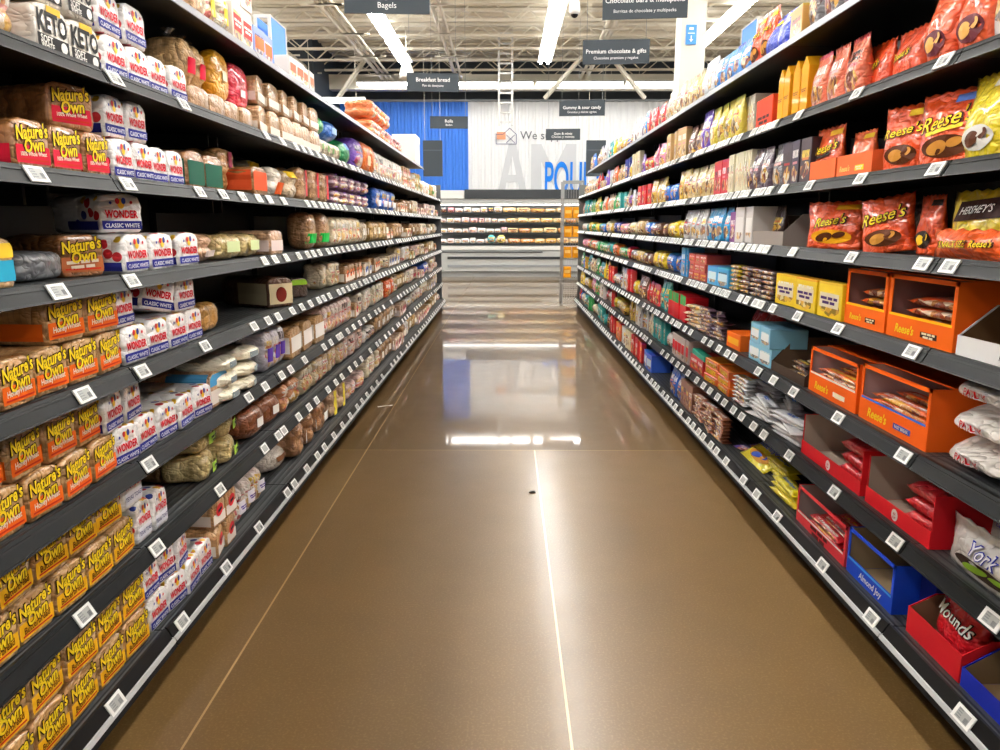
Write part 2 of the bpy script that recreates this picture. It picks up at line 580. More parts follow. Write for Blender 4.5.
def candybar(l, w, t, mat, seed=0):
    """flow-wrapped bar lying flat, length along x, front edge at y=0"""
    bm = bmesh.new()
    r = random.Random(seed)
    rings = []
    for xf, tf, wf in ((-.5, .12, 1.0), (-.455, .12, 1.0), (-.40, .85, .96), (-.3, 1, .95), (-.1, .97, .95), (.1, 1, .95), (.3, 1, .95), (.40, .85, .96), (.455, .12, 1.0), (.5, .12, 1.0)):
        ring = []
        for a in range(12):
            an = 2 * PI * a / 12
            cy, cz = math.cos(an), math.sin(an)
            k = (abs(cy) ** 4 + abs(cz) ** 4) ** -.25
            ring.append((xf * l, w / 2 + cy * k * w * wf / 2, t / 2 + cz * k * t * tf / 2))
        rings.append(ring)
    loft(bm, rings)
    me = fin(bm, 'bar', mat, True)
    L = me.uv_layers.new(name='UVMap')
    for lp in me.loops:
        c = me.vertices[lp.vertex_index].co
        L.data[lp.index].uv = (c.x / l + .5, c.y / w * .6 + .2 + c.z / t * .2)
    return me
# ------------------------------------------------------------------ shelving data
XL, XR, XBL, XBR = .99, 1.10, .955, 1.07
LIPL = [.110, .358, .605, .864, 1.109, 1.357, 1.614, 1.915]
LIPR = [.132, .380, .630, .9175, 1.1525, 1.393, 1.656, 1.949]
LIPH = .036
DEP = .47
JOINT, BAY = 1.945, 1.22
YEND = JOINT + 8 * BAY
LVL = ['bottom shelf', 'second shelf', 'third shelf', 'fourth shelf', 'fifth shelf', 'sixth shelf', 'seventh shelf', 'top shelf']
def lipx(side, lv): return (XBL if lv == 0 else XL) if side < 0 else (XBR if lv == 0 else XR)
def surf(side, lv): return (LIPL if side < 0 else LIPR)[lv] + LIPH - .006
def clear(side, lv):
    Ls = LIPL if side < 0 else LIPR
    return (Ls[lv + 1] - .012 if lv < 7 else Ls[7] + .34) - surf(side, lv)
def Y(px, side, lv, dz=.06, back=.034):
    """distance down the aisle at which something on a shelf front appears at column px of the photograph"""
    Z = surf(side, lv) + dz - HC
    D = 751 * (lipx(side, lv) + back) / abs(px - 506)
    return (D + Z * math.sin(PITCH)) / math.cos(PITCH)

# ------------------------------------------------------------------ things and labels
ITEMS = []
def put(kind, cat, desc, me, color, side, lv, y, dz=0, back=.05, parts=(), tier='', rz=0, tilt=0, lean=0, scale=None, where=None, order=None, ordp='from camera', dx=0, label=None, dry=0, mir=False):
    o = bpy.data.objects.new(kind, me)
    COL.objects.link(o)
    x = side * (lipx(side, lv) + back)
    o.location = (x, y, surf(side, lv) + dz + .001)
    o.rotation_mode = 'XYZ'
    o.rotation_euler = (tilt, lean, (PI / 2 if side < 0 else -PI / 2) + rz)
    if scale: o.scale = scale
    o.color = color
    for p in parts:
        nm, pm, pc = p[:3]
        c = bpy.data.objects.new(nm, pm)
        COL.objects.link(c)
        c.parent = o
        c.color = pc
        if len(p) > 3:
            for nm2, pm2, pc2 in p[3]:
                g = bpy.data.objects.new(nm2, pm2); COL.objects.link(g); g.parent = c; g.color = pc2
    o['category'] = cat
    ITEMS.append(dict(o=o, desc=desc, side=side, lv=lv, tier=tier, y=y if order is None else order, where=where, ordp=ordp, label=label))
    return o

ORD = ['', 'first', 'second', 'third', 'fourth', 'fifth', 'sixth', 'seventh', 'eighth', 'ninth', 'tenth', 'eleventh', 'twelfth']
def ordw(i):
    if i < len(ORD): return ORD[i]
    return f"{i}{'th' if 10 <= i % 100 <= 20 else {1: 'st', 2: 'nd', 3: 'rd'}.get(i % 10, 'th')}"

def write_labels():
    groups = {}
    for it in ITEMS:
        if it['label']:
            it['o']['label'] = it['label']; continue
        k = (it['desc'], it['side'], it['lv'], it['tier'], it['where'])
        groups.setdefault(k, []).append(it)
    for (desc, side, lv, tier, where), its in groups.items():
        its.sort(key=lambda a: a['y'])
        sd = 'bread-side' if side < 0 else 'candy-side'
        place = f"{sd} {LVL[lv]}"
        for i, it in enumerate(its, 1):
            if len(its) == 1:
                lab = f"{desc}, {where if where else ('in ' + tier + ' row,' if tier else 'on')} {place}" if where is None else f"{desc} {where}, {place}"
            else:
                mid = f"{ordw(i)} {it['ordp']}"
                if where: lab = f"{desc} {where}, {mid}, {place}"
                elif tier: lab = f"{desc}, {mid} in {tier} row, {place}"
                else: lab = f"{desc}, {mid}, {place}"
            if it.get('place'): lab = it['place'].format(ordw(i))
            it['o']['label'] = lab
            if len(its) > 1:
                it['o']['group'] = f"{desc} on {place}"

def jit(a): return R.uniform(-a, a)
def H(h): return hexc(h)
TIER = ['lower', 'upper', 'third', 'fourth']

# ------------------------------------------------------------------ bread makers
LW, LH, LD = .124, .106, .255
def natures(style):
    """clear-bag loaf with yellow arched script over a coloured band"""
    band, txt, tc = style
    def mk():
        bands = cached(('lb', .1, .46), lambda: loaf_band(LW, LH, LD, .1, .47))
        script_o = decal([tpoly("Nature's", .117, (0, .080), .13, .075, .2, .78, 0, .0003), tpoly("Own", .074, (.004, .052), .13, .075, .2, .88, 0, .0003)], flat)
        script = decal([tpoly("Nature's", .110, (0, .080), .13, .03, .2, .78, 0, .0009), tpoly("Own", .068, (.004, .052), .13, .03, .2, .88, 0, .0009)], flat)
        small = decal([tpoly(txt, .088, (0, .033), .05, .018, .1, .85, 0, .0006)], flat)
        line = decal([rectp(.098, .004, (0, .020), .0, 0, .0006)], flat)
        return [('printed_band', bands, H(band), [('variety_lettering', small, H(tc)), ('red_stripe', line, H('C8321E'))]), ('lettering_outline', script_o, H('2A1A08'), [('lettering', script, H('F6D22A'))])]
    return cached(('nat',) + style, mk)
NAT_O = ('EC6A1E', 'HoneyWheat', 'F4E8D8')
NAT_Y = ('F0B420', 'Butterbread', '6A3A10')
NAT_R = ('D2203A', '100% Whole Wheat', 'F4E8D8')
def loafmesh(mat, w=LW, h=LH, d=LD): return [cached(('loaf', mat.name, w, h, d, i), lambda i=i: loaf(w, h, d, i, mat)) for i in range(3)]

def nat(style, desc):
    def f(side, lv, y, dz, tier, **k):
        put('bread_loaf', 'bread', desc, R.choice(loafmesh(BREAD)), H(R.choice(['C99A62', 'C39258', 'CFA26C'])) if style is not NAT_R else H('A8713C'), side, lv, y, dz, parts=natures(style), tier=tier, **k)
    f.w, f.h = .128, LH
    return f

def wonder(second='CLASSIC WHITE', bandc='2B2F86', tall=False):
    def mk():
        ht = LH * (1.12 if tall else 1)
        bands = cached(('lbw', tall), lambda: loaf_band(LW, ht, LD, .07, .29, .4)) if not tall else decal([rectp(.1, .034, (0, .03))], flat)
        word = decal([tpoly('WONDER', .096, (0, .050 if not tall else .066), 0, .04, 0, .72, 0, .0006)], flat)
        sec = decal([tpoly(second, .1, (0, .0195 if not tall else .03), 0, .012, 0, .9, 0, .0009)], flat)
        z = .078 if not tall else .092
        ball = decal([ellp(.010, .0135, (0, z), 0, 0, .0005), ellp(.0065, .009, (.008, z + .008), 0, 1, .0008), ellp(.0065, .008, (-.010, z + .007), 0, 2, .0008),
                      ellp(.004, .004, (-.03, z + .002), 0, 1, .0005), ellp(.0045, .0045, (.03, z + .004), 0, 2, .0005)], flat,
                     mats=[plain('balloon_yellow', 'F4C62E'), plain('balloon_blue', '2B3A92'), plain('balloon_red', 'D42430')])
        return [('printed_band', bands, H(bandc), [('variety_lettering', sec, H('F4F4F8') if not tall else H('3A3F7A'))]), ('lettering', word, H('CE1F30')), ('balloon_print', ball, H('F4C62E'))]
    return cached(('won', second, bandc, tall), mk)
def won(desc='white dotted sandwich loaf, blue band', second='CLASSIC WHITE', bandc='2B2F86', tall=False):
    def f(side, lv, y, dz, tier, **k):
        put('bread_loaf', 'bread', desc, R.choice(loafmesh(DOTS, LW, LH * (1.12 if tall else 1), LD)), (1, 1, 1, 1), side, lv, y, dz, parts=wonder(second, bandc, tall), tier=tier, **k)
    f.w, f.h = .128, LH * (1.12 if tall else 1)
    return f

def keto(desc='pale loaf with big black lettering'):
    w = .15
    def mk():
        word = decal([tpoly('KETO', .125, (0, .066), 0, .035, 0, .8, 0, .0005)], flat)
        low = decal([rectp(.132, .030, (0, .024))], flat)
        sm = decal([tpoly('SOFT', .05, (-.03, .029), 0, .02, 0, 1, 0, .0008), tpoly('WHITE', .055, (-.028, .016), 0, .02, 0, 1, 0, .0008), ellp(.014, .012, (.042, .023), 0, 0, .0008)], flat)
        yel = decal([rectp(.06, .016, (.01, .095), .0)], flat)
        return [('lettering', word, H('201E1E')), ('printed_band', low, H('201E1E'), [('variety_lettering', sm, H('F0ECE4'))]), ('top_print', yel, H('E6B63A'))]
    P = cached('keto', mk)
    def f(side, lv, y, dz, tier, **k):
        put('bread_loaf', 'bread', desc, R.choice(loafmesh(FILM, w, LH, LD)), H('EFE8DC'), side, lv, y, dz, parts=P, tier=tier, **k)
    f.w, f.h = .155, LH
    return f

def plainloaf(desc, crust, label=None, lz=(.1, .5), w=LW, h=LH, d=LD, mat=BREAD, kind='bread_loaf', cat='bread', top=None, spot=None):
    P = []
    if label: P.append(('printed_label', cached(('pl', lz, w, h, d), lambda: loaf_band(w, h, d, lz[0], lz[1], .5)), H(label)))
    if top: P.append(('bag_top_print', cached(('pt', w, h, d), lambda: loaf_band(w, h, d, .62, .95, .5)), H(top)))
    if spot: P.append(('round_sticker', cached(('sp', w, h), lambda: decal([ellp(w * .27, h * .2, (0, h * .55), .2)], flat, .003)), H(spot), [('sticker_print', cached(('spp', w, h), lambda: decal([rectp(w * .3, h * .1, (0, h * .55), .2)], flat, .0045)), H('2A2A2A'))]))
    def f(side, lv, y, dz, tier, **k):
        put(kind, cat, desc, R.choice(loafmesh(mat, w, h, d)), H(crust), side, lv, y, dz, parts=P, tier=tier, **k)
    f.w, f.h = w + .006, h
    f.jz = .05
    return f

def pack(desc, kind, cat, color, w, h, d, p=4, nb=(1, 1, 1), amp=.12, mat=BREAD, label=None, lab=(.5, .3, .5), wr=.03, neck=False, text=None, tcol='FFFFFF', parts=True):
    """buns, rolls, muffins and other puffed film packs; label = colour of a front sticker"""
    P = []
    fy = lambda x, z: .5 * d * (1 - (1 - min(.98, abs(2 * x / w)) ** p - min(.9, abs(2 * z / h - 1)) ** p if (abs(2 * x / w)) ** p + abs(2 * z / h - 1) ** p < .95 else .05) ** (1 / p))
    if max(nb) > 1:
        fy0 = fy
        fy = lambda x, z: fy0(x, z) + amp * d * .22
    if label:
        lw, lh, lz = lab
        sub = []
        if text: sub = [('lettering', cached(('pkt', w, h, d, text, amp), lambda: decal([tpoly(text, w * lw * .85, (0, h * lz), 0, .02, 0, .9)], fy, .0085)), H(tcol))]
        P.append(('printed_label', cached(('pkl', w, h, d, p, lab, amp, nb), lambda: decal([rectp(w * lw, h * lh, (0, h * lz), 0, n=8)], fy, .005)), H(label), sub))
    if neck:
        def mkneck():
            bm = bmesh.new()
            rings = []
            for zf, rr in ((.86, .42), (.97, .2), (1.02, .06), (1.06, .07), (1.13, .16)):
                rings.append([(rr * w * math.cos(2 * PI * i / 14) * (1 + .2 * (i % 2)), d / 2 + rr * d * math.sin(2 * PI * i / 14) * (1 + .2 * (i % 2)), zf * h) for i in range(14)])
            loft(bm, rings, False)
            return fin(bm, 'neck', CLEAR, True)
        P.append(('twisted_bag_neck', cached(('nk', w, h, d), mkneck), (1, 1, 1, 1)))
    def f(side, lv, y, dz, tier, **k):
        me = cached(('pk', mat.name, w, h, d, p, nb, amp, wr, k.get('seed', 0)), lambda: puff(w, h, d, p, nb, amp, k.get('seed', 0), mat, wr))
        k.pop('seed', None)
        put(kind, cat, desc, me, H(color), side, lv, y, dz, parts=P if parts else (), tier=tier, **k)
    f.w, f.h = w + .008, h
    return f

# ------------------------------------------------------------------ candy makers
def bag(desc, color, w, h, d=.07, mat=PFILM, kind='candy_bag', cat='candy', word=None, wcol='F6D22A', wz=.62, wang=.12, out=None, parts=(), gusset=True, wr=.006, sub=None, pic=None, topc=None, seeds=3, ww=.78, block=None):
    vars_ = []
    for s in range(seeds):
        def mk(s=s):
            me = pouch(w, h, d, s, mat, gusset, wr)
            T, fy = pouch_fn(w, h, d, s, gusset, wr)
            P = []
            if pic: P.append(('picture_print', decal([ellp(w * .34, h * .15, (w * .03, h * .26), 0, 0)], fy, .003), H(pic[0]), [('picture_detail', decal([ellp(w * .15, h * .09, (-w * .06, h * .25), .2), ellp(w * .1, h * .06, (w * .18, h * .3), .2)], fy, .005), H(pic[1]))]))
            if block: P.append(('name_panel', decal([rectp(w * .74, h * .3, (w * .06, h * wz), wang, n=8)], fy, .0035), H(block)))
            if topc: P.append(('corner_flag', decal([rectp(w * .42, h * .1, (w * .24, h * .88), 0)], fy, .004), H(topc)))
            if word:
                sub_ = [('lettering', decal([tpoly(word, w * ww, (0, h * wz), wang, .01, .2)], fy, .0060), H(wcol))]
                if sub: sub_.append(('variety_print', decal([rectp(w * .5, h * .055, (0, h * (wz - .14)), wang)], fy, .0045), H(sub)))
                P.append(('lettering_outline', decal([tpoly(word, w * (ww + .04), (0, h * wz), wang, .045, .2)], fy, .0045), H(out or '3A1A0C'), sub_))
            return me, P
        vars_.append((mk, s))
    def f(side, lv, y, dz, tier, **k):
        mk, s = R.choice(vars_)
        me, P = cached(('bag', desc, color, w, h, d, s, word), mk)
        put(kind, cat, desc, me, H(color), side, lv, y, dz, parts=P, tier=tier, **k)
    f.w, f.h = w + .006, h
    return f

def span(side, lv, a, b):
    y0, y1 = sorted((Y(a, side, lv, .06, .045), Y(b, side, lv, .06, .045)))
    return (y0 + y1) / 2, (y1 - y0) * .975
def box(desc, color, w, h, d, mat=PCARD, kind='candy_box', cat='candy box', gable=False, word=None, wcol='FFFFFF', panel=None, wz=.5, ww=.7):
    P = []
    if panel: P.append(('printed_panel', cached(('bp', w, h), lambda: decal([rectp(w * .8, h * .4, (0, h * wz))], flat, .001)), H(panel)))
    if word:
        P.append(('lettering', cached(('bw', w, h, word, wz, ww), lambda: decal([tpoly(word, w * ww, (0, h * wz), 0, .02)], flat, .002)), H(wcol)))
    def f(side, lv, y, dz, tier, **k):
        me = cached(('box', mat.name, w, h, d, gable), lambda: gabled(w, h, d, mat) if gable else carton(w, h, d, mat))
        put(kind, cat, desc, me, H(color), side, lv, y, dz, parts=P, tier=tier, **k)
    f.w, f.h = w + .004, h
    return f

def barm(desc, color, l, w, t, mat=PFILM, kind='chocolate_bar', cat='chocolate bar', word=None, wcol='FFFFFF'):
    P = []
    if word:
        def mk():
            # lettering on the top face
            v, fcs, k = fitted(word, l * .55, .02, .1) if word != '#' else (*stripes(1, 0)[:2], l * .3)
            bm = bmesh.new()
            vv = [bm.verts.new((a * k, w / 2 + b * k, t + .001)) for a, b in v]
            for q in fcs:
                try: bm.faces.new([vv[i] for i in q])
                except ValueError: pass
            return fin(bm, 'w', INK)
        P.append(('lettering', cached(('brw', word, l, w, t), mk), H(wcol)))
    def f(side, lv, y, dz, tier, **k):
        me = cached(('bar', mat.name, l, w, t), lambda: candybar(l, w, t, mat))
        put(kind, cat, desc, me, H(color), side, lv, y, dz, parts=P, tier=tier, **k)
    f.w, f.h = l + .004, t
    return f

def traybox(desc, color, side, lv, y, w, h, d, lip, edge=None, word=None, wcol='F6D22A', plate=None, lining='8C7F78', hood=0, slope=True, frame=0, back=.04, rz=0, badge=None, ww=.3, wx=-.12, wang=0, word2=None, dz=0):
    P = [('inner_lining', cached(('ln', w, h, d, lip, slope), lambda: tray_lining(w, h, d, lip, slope=slope)), H(lining))]
    if edge: P.append(('window_edge', decal([rectp(w * .94, .007, (0, lip - .004))], flat, .0008), H(edge)))
    if plate: P.append(('variety_plate', decal([rectp(w * .24, lip * .22, (w * .17, lip * .38))], flat, .001), H(plate), [('plate_lettering', decal([tpoly(word2 or '#', w * .19, (w * .17, lip * .38), 0, .02)], flat, .002), H('F2E2C0'))]))
    if badge: P.append(('round_badge', decal([ellp(lip * .36, lip * .36, (0, lip * .5))], flat, .001), H(badge), [('badge_lettering', decal([tpoly('Kit', lip * .3, (0, lip * .58), .2, .02, .2), tpoly('Kat', lip * .34, (0, lip * .38), .2, .02, .2)], flat, .002), H('C81E28'))]))
    if word: P.append(('lettering', decal([tpoly(word, w * ww, (w * wx, lip * .42), wang, .025, .2)], flat, .0015), H(wcol)))
    return put('display_box', 'display box', desc, cached(('tr', w, h, d, lip, hood, slope, frame), lambda: tray(w, h, d, lip, hood, slope, frame=frame)), H(color), side, lv, y, dz, back, parts=P, rz=rz)

# ------------------------------------------------------------------ rows
def row(side, lv, mk, a, b=None, tiers=1, n=None, base=0, back=.034, jz=.06, jb=.005, pitch=None, first=0, y=False, fit=True, **k):
    """a, b: photograph columns (or metres with y=True) between which the row runs"""
    y0 = a if y else Y(a, side, lv, .06, back)
    if b is None: n = n or 1; y1 = y0 + n * (pitch or mk.w)
    else: y1 = b if y else Y(b, side, lv, .06, back)
    if y1 < y0: y0, y1 = y1, y0
    p = pitch or mk.w
    if n is None: n = max(1, int((y1 - y0) / p + .35))
    p = max(mk.w, (y1 - y0) / n) if n > 1 else p
    if fit and 'scale' not in k and b is not None:
        f = min(1.3, max(.75, (y1 - y0) / n / mk.w))
        k['scale'] = (f, 1, 1)
        p = max((y1 - y0) / n, mk.w * f)
    for t in range(first, first + tiers):
        for i in range(n):
            yy = y0 + (i + .5) * p
            kk = dict(k)
            if tiers > 2:
                kk.update(where=f'in {ordw(i + 1)} pile from camera' if n > 1 else 'in pile', order=t, ordp='from bottom')
            mk(side, lv, yy, base + t * (mk.h + .001), TIER[t] if (tiers == 2 or first) else '', rz=jit(jz), back=back + jit(jb), **kk)
    return y0, y0 + n * p
# ------------------------------------------------------------------ the room
def struct(name, me, loc=(0, 0, 0), rot=(0, 0, 0)):
    o = mesh_obj(name, me, None, loc, rot)
    o['kind'] = 'structure'
    return o
def thing(o, label, cat, group=None):
    o['label'] = label; o['category'] = cat
    if group: o['group'] = group
    return o
def empty(name, loc):
    o = bpy.data.objects.new(name, None); COL.objects.link(o); o.location = loc; o.empty_display_size = .1
    return o
def boxes(name, lst, mat):
    bm = bmesh.new()
    for b in lst: bx(bm, *b)
    return fin(bm, name, mat)

bm = bmesh.new(); bx(bm, -16, 16, -9, 24.2, -.2, 0)
struct('floor', fin(bm, 'floor', FLOORM))
# roof deck, ribbed
bm = bmesh.new()
ys = []
y = -9.0
while y < 24:
    ys += [(y, 6.0), (y + .16, 6.0), (y + .2, 5.94), (y + .36, 5.94)]
    y += .4
a = [bm.verts.new((-16, yy, zz)) for yy, zz in ys]; b = [bm.verts.new((16, yy, zz)) for yy, zz in ys]
for i in range(len(ys) - 1): bm.faces.new((a[i], b[i], b[i + 1], a[i + 1]))
struct('ceiling', fin(bm, 'deck', plain('roof_deck_paint', 'CFC8B6', .6)))
JO = plain('joist_paint', 'DAD5C6', .55)
def joist():
    bm = bmesh.new()
    for z in (5.36, 5.40, 5.86, 5.9): pass
    bx(bm, -15, 15, -.045, -.01, 5.34, 5.39); bx(bm, -15, 15, .01, .045, 5.34, 5.39)
    bx(bm, -15, 15, -.05, .05, 5.86, 5.92)
    x = -15.0
    up = True
    while x < 14.9:
        bar3(bm, (x, 0, 5.37 if up else 5.88), (x + .62, 0, 5.88 if up else 5.37), .018)
        x += .62; up = not up
    return fin(bm, 'joist', JO)
JM = joist()
for i in range(11):
    struct('roof_joist', JM, (0.13 * (i % 3), 10.2 + 1.25 * i, 0))
bm = bmesh.new(); bx(bm, -16, 16, 21.9, 22.25, 4.95, 5.34)
struct('beam_far', fin(bm, 'beam', JO))
# long conduit runs and sprinkler pipes under the deck
for i, (x, z, r) in enumerate(((-5.1, 5.2, .05), (-3.35, 5.15, .045), (-3.22, 5.15, .03), (-3.1, 5.15, .03), (-1.35, 5.15, .04), (-1.2, 5.15, .03), (2.05, 5.25, .04), (2.2, 5.25, .05), (5.6, 5.2, .05))):
    bm = bmesh.new(); bar3(bm, (x, 5, z), (x, 22.5, z), r, 8)
    for k in range(7): bx(bm, x - .3, x + .3, 8 + 2.1 * k, 8.05 + 2.1 * k, z - r - .03, z - r)
    struct('ceiling_conduit', fin(bm, 'conduit', JO))
for i, (x0, x1) in enumerate(((1.0, 1.9), (3.6, 2.6), (-4.4, -3.5))):
    bm = bmesh.new(); bar3(bm, (x0, 20.6, 4.5), (x1, 20.0, 5.4), .06)
    struct('beam_brace', fin(bm, 'brace', JO))

def corrugated(x0, x1, z0, z1, mat, pitch=.2, amp=.03):
    bm = bmesh.new()
    pts = []
    x = x0
    while x < x1 - 1e-4:
        for f, d in ((0, 0), (.4, 0), (.5, -amp), (.9, -amp), (1, 0)):
            if f == 1 and x + pitch < x1 - 1e-3: continue
            pts.append((min(x1, x + f * pitch), d))
        x += pitch
    lo = [bm.verts.new((x, d, z0)) for x, d in pts]; hi = [bm.verts.new((x, d, z1)) for x, d in pts]
    for i in range(len(pts) - 1): bm.faces.new((lo[i], lo[i + 1], hi[i + 1], hi[i]))
    return fin(bm, 'panel', mat)
WY = 23.2
struct('wall_far_blue', corrugated(-9.1, -1.13, 1.5, 4.81, m_corr('blue_wall_panel', '2F77DD')), (0, WY, 0))
struct('wall_far_white', corrugated(-1.13, 9.9, 1.5, 4.81, m_corr('white_wall_panel', 'E8E9EA')), (0, WY, 0))
struct('wall_far', boxes('w', [(-16, 16, WY + .1, WY + .3, 0, 6)], plain('dark_upper_wall', '3E464D', .7)))
struct('trim_far', boxes('w', [(-9.1, 9.9, WY - .1, WY + .05, 4.81, 4.87)], plain('panel_cap', '8B9094', .5)))
struct('wall_bulkhead', boxes('w', [(-7.8, -4.9, 20.2, WY + .1, 3.1, 6)], plain('navy_bulkhead', '2C3640', .7)))

def wall_text(name, polys, color, loc, label, cat='wall lettering'):
    me = decal(polys, flat, .0)
    bm = bmesh.new(); bm.from_mesh(me)
    bmesh.ops.recalc_face_normals(bm, faces=bm.faces)
    me2 = bpy.data.meshes.new(name); bm.to_mesh(me2); bm.free(); me2.materials.append(INK)
    o = mesh_obj(name, me2, None, loc, color=color)
    thing(o, label, cat)
    return o
_H = 1.46
_al = [(-.45, 0), (-.24, 0), (-.17, .36), (0, .36), (0, .58), (-.12, .58), (0, 1.12), (0, _H), (-.11, _H)]
_m = [(0, 0), (0, _H), (.3, _H), (.67, .72), (1.04, _H), (1.34, _H), (1.34, 0), (1.04, 0), (1.04, .95), (.67, .26), (.3, .95), (.3, 0)]
def outline(pts, c): return (pts, [tuple(range(len(pts)))], c, 0, 1, 0, 0)
wall_text('ghost_lettering', [outline(_al, (.18, 0)), outline([(-x, z) for x, z in _al][::-1], (.18, 0)), outline(_m, (.74, 0))], H('CBCDD0'), (0, WY - .034, 2.16), 'huge pale grey letters on the white corrugated wall')
v, f, k = fitted('We support', 1.66, 0)
wall_text('slogan_lettering', [(v, f, (0, 0), 0, k, 0, 0)], H('5D6168'), (1.24, WY - .042, 3.83), 'thin grey words on the white wall beside the house emblem')
v, f, w_, h_ = text_poly('POULTRY', 1, .015, res=6)
v2 = [(x * 2.45 / w_, z * 1.0 / h_) for x, z in v]
wall_text('department_lettering', [(v2, f, (0, 0), 0, 1, 0, 0)], H('1E7BE0'), (2.38, WY - .050, 2.62), 'tall blue capital letters on the white wall above the cold case')
bm = bmesh.new()
for a, b in (((-.02, 0), (.3, 0)), ((.3, 0), (.3, .27)), ((.3, .27), (.1, .45)), ((.1, .45), (-.1, .27)), ((-.1, .27), (-.3, .27)), ((-.02, 0), (-.3, 0)), ((-.3, 0), (-.3, .3)), ((0, .03), (.25, .26)), ((.25, .03), (0, .26))):
    bar3(bm, (a[0], 0, a[1]), (b[0], 0, b[1]), .011)
hl = mesh_obj('house_emblem', fin(bm, 'emblem', INK), None, (.0, WY - .046, 3.62), color=H('4B4F7A'))
mesh_obj('emblem_patch', boxes('p', [(-.28, -.02, -.004, .0, .13, .34)], INK), hl, color=H('E9A27C'))
thing(hl, 'small outlined house emblem with peach patch on the white wall', 'emblem')

# ------------------------------------------------------------------ lights
HOUS = plain('fixture_white', 'EDEDEA', .4)
def light_fixture(loc, length, along_y=True, label='', stem=0, group=None):
    o = empty('strip_light', loc)
    L2 = length / 2
    rot = (0, 0, 0) if along_y else (0, 0, PI / 2)
    o.rotation_euler = rot
    def mk():
        bm = bmesh.new()
        pts = [(-.17, -.005), (-.075, .055), (.075, .055), (.17, -.005), (.165, -.012), (.02, .02), (-.02, .02), (-.165, -.012)]
        a = [bm.verts.new((x, -L2 + .02, z)) for x, z in pts]; b = [bm.verts.new((x, L2 - .02, z)) for x, z in pts]
        for i in range(len(pts)): bm.faces.new((a[i], a[(i + 1) % 8], b[(i + 1) % 8], b[i]))
        bm.faces.new(a[::-1]); bm.faces.new(b)
        return fin(bm, 'housing', HOUS)
    def mt(): 
        bm = bmesh.new(); bar3(bm, (0, -L2 + .05, 0), (0, L2 - .05, 0), .03, 8); return fin(bm, 'tube', TUBE if along_y else TUBEW)
    mesh_obj('housing', cached(('fx', length), mk), o)
    for s in (-1, 1): mesh_obj('tube', cached(('tu', length, along_y), mt), o, (s * .085, 0, -.025))
    if along_y: mesh_obj('added_uplight', cached(('ups', length), lambda: boxes('u', [(-.05, .05, -L2 + .1, L2 - .1, .056, .060)], UPL)), o)  # added glowing strip on the housing, lifts the ceiling's brightness
    if stem:
        bm = bmesh.new()
        for yy in (-L2 * .7, L2 * .7): bar3(bm, (0, yy, .05), (0, yy, stem), .006)
        mesh_obj('hanger', fin(bm, 'hanger', JO), o)
    thing(o, label, 'ceiling light', group)
rows_x = {-9.2: 'far-left', -5.9: 'left outer', -2.45: 'bread-side', .92: 'aisle', 4.25: 'candy-side', 7.6: 'far-right'}
for x, nm in rows_x.items():
    for i in range(9):
        yy = 18.2 - i * 2.5
        light_fixture((x, yy, 5.15), 2.44, True, f"twin-tube strip light, {ordw(i + 1)} from far wall in {nm} ceiling row", .2, f'strip lights in the {nm} row')
for i in range(7):
    light_fixture((-2.9 + 2.45 * i, 21.6, 5.06), 2.42, False, f"bright strip light before far beam, {ordw(i + 1)} from blue panels", .3, 'strip lights along the far wall')
light_fixture((-3.95, 18.0, 4.06), 1.5, False, 'single white strip light hanging across in front of blue wall', 1.3)
sp = mesh_obj('pendant_spotlight', None or (lambda: (lambda bm: (loft(bm, [[(r * math.cos(2 * PI * i / 16), r * math.sin(2 * PI * i / 16), z) for i in range(16)] for r, z in ((.04, .34), (.09, .3), (.15, .12), (.165, 0), (.15, 0), (.13, .1))]), fin(bm, 'shade', HOUS, True))[1])(bmesh.new()))(), None, (-2.1, 16.75, 4.3))
mesh_obj('stem', (lambda bm: (bar3(bm, (0, 0, .33), (0, 0, 1.1), .012, 6), fin(bm, 'stem', JO))[1])(bmesh.new()), sp)
thing(sp, 'white bell-shaped pendant lamp above the breakfast bread sign', 'pendant lamp')

# ------------------------------------------------------------------ hanging things
def sign(loc, w, h, lines, label, yaw=0, wire=1.9):
    o = mesh_obj('hanging_sign', boxes('s', [(-w / 2, w / 2, -.006, .006, -h / 2, h / 2)], SIGN), None, loc, (0, 0, yaw))
    z = h * .12
    for s, wd, zz, nm in lines:
        mesh_obj(nm, decal([tpoly(s, wd, (0, zz), 0, .012 if nm == 'lettering' else 0)], flat, .0085), o, color=H('F0F0EE'))
    bm = bmesh.new()
    for s in (-1, 1): bar3(bm, (s * w * .44, 0, h / 2), (s * w * .44, 0, wire), .003)
    mesh_obj('hanging_wire', fin(bm, 'wire', plain('wire_grey', '8A8D8E', .4) if 'wg' not in CACHE else CACHE['wg']), o)
    thing(o, label, 'sign')
def sgn(px, py, D, w, h, lines, label, yaw=0):
    cu, cv = (px - 500) / 751, (375 - py) / 751
    yw = math.radians(.46)
    fwd = D
    X, Yy, Z = cu * fwd, fwd * math.cos(PITCH) + cv * fwd * math.sin(PITCH), cv * fwd * math.cos(PITCH) - fwd * math.sin(PITCH)
    X, Yy = X * math.cos(yw) - Yy * math.sin(yw), Yy * math.cos(yw) + X * math.sin(yw)
    sign((X, Yy, HC + Z), w, h, lines, label, yaw)
sgn(645, 3, 5.35, .60, .21, [('Chocolate bars & multipacks', .56, .015, 'lettering'), ('Barritas de chocolate y multipacks', .44, -.055, 'translation_lettering')], 'dark chocolate bars sign hung nearest above the candy shelves', -.10)
sgn(616, 52, 6.8, .60, .21, [('Premium chocolate & gifts', .54, .0, 'lettering'), ('Chocolate premium y regalos', .40, -.055, 'translation_lettering')], 'dark premium chocolate sign hung above the candy shelves', -.08)
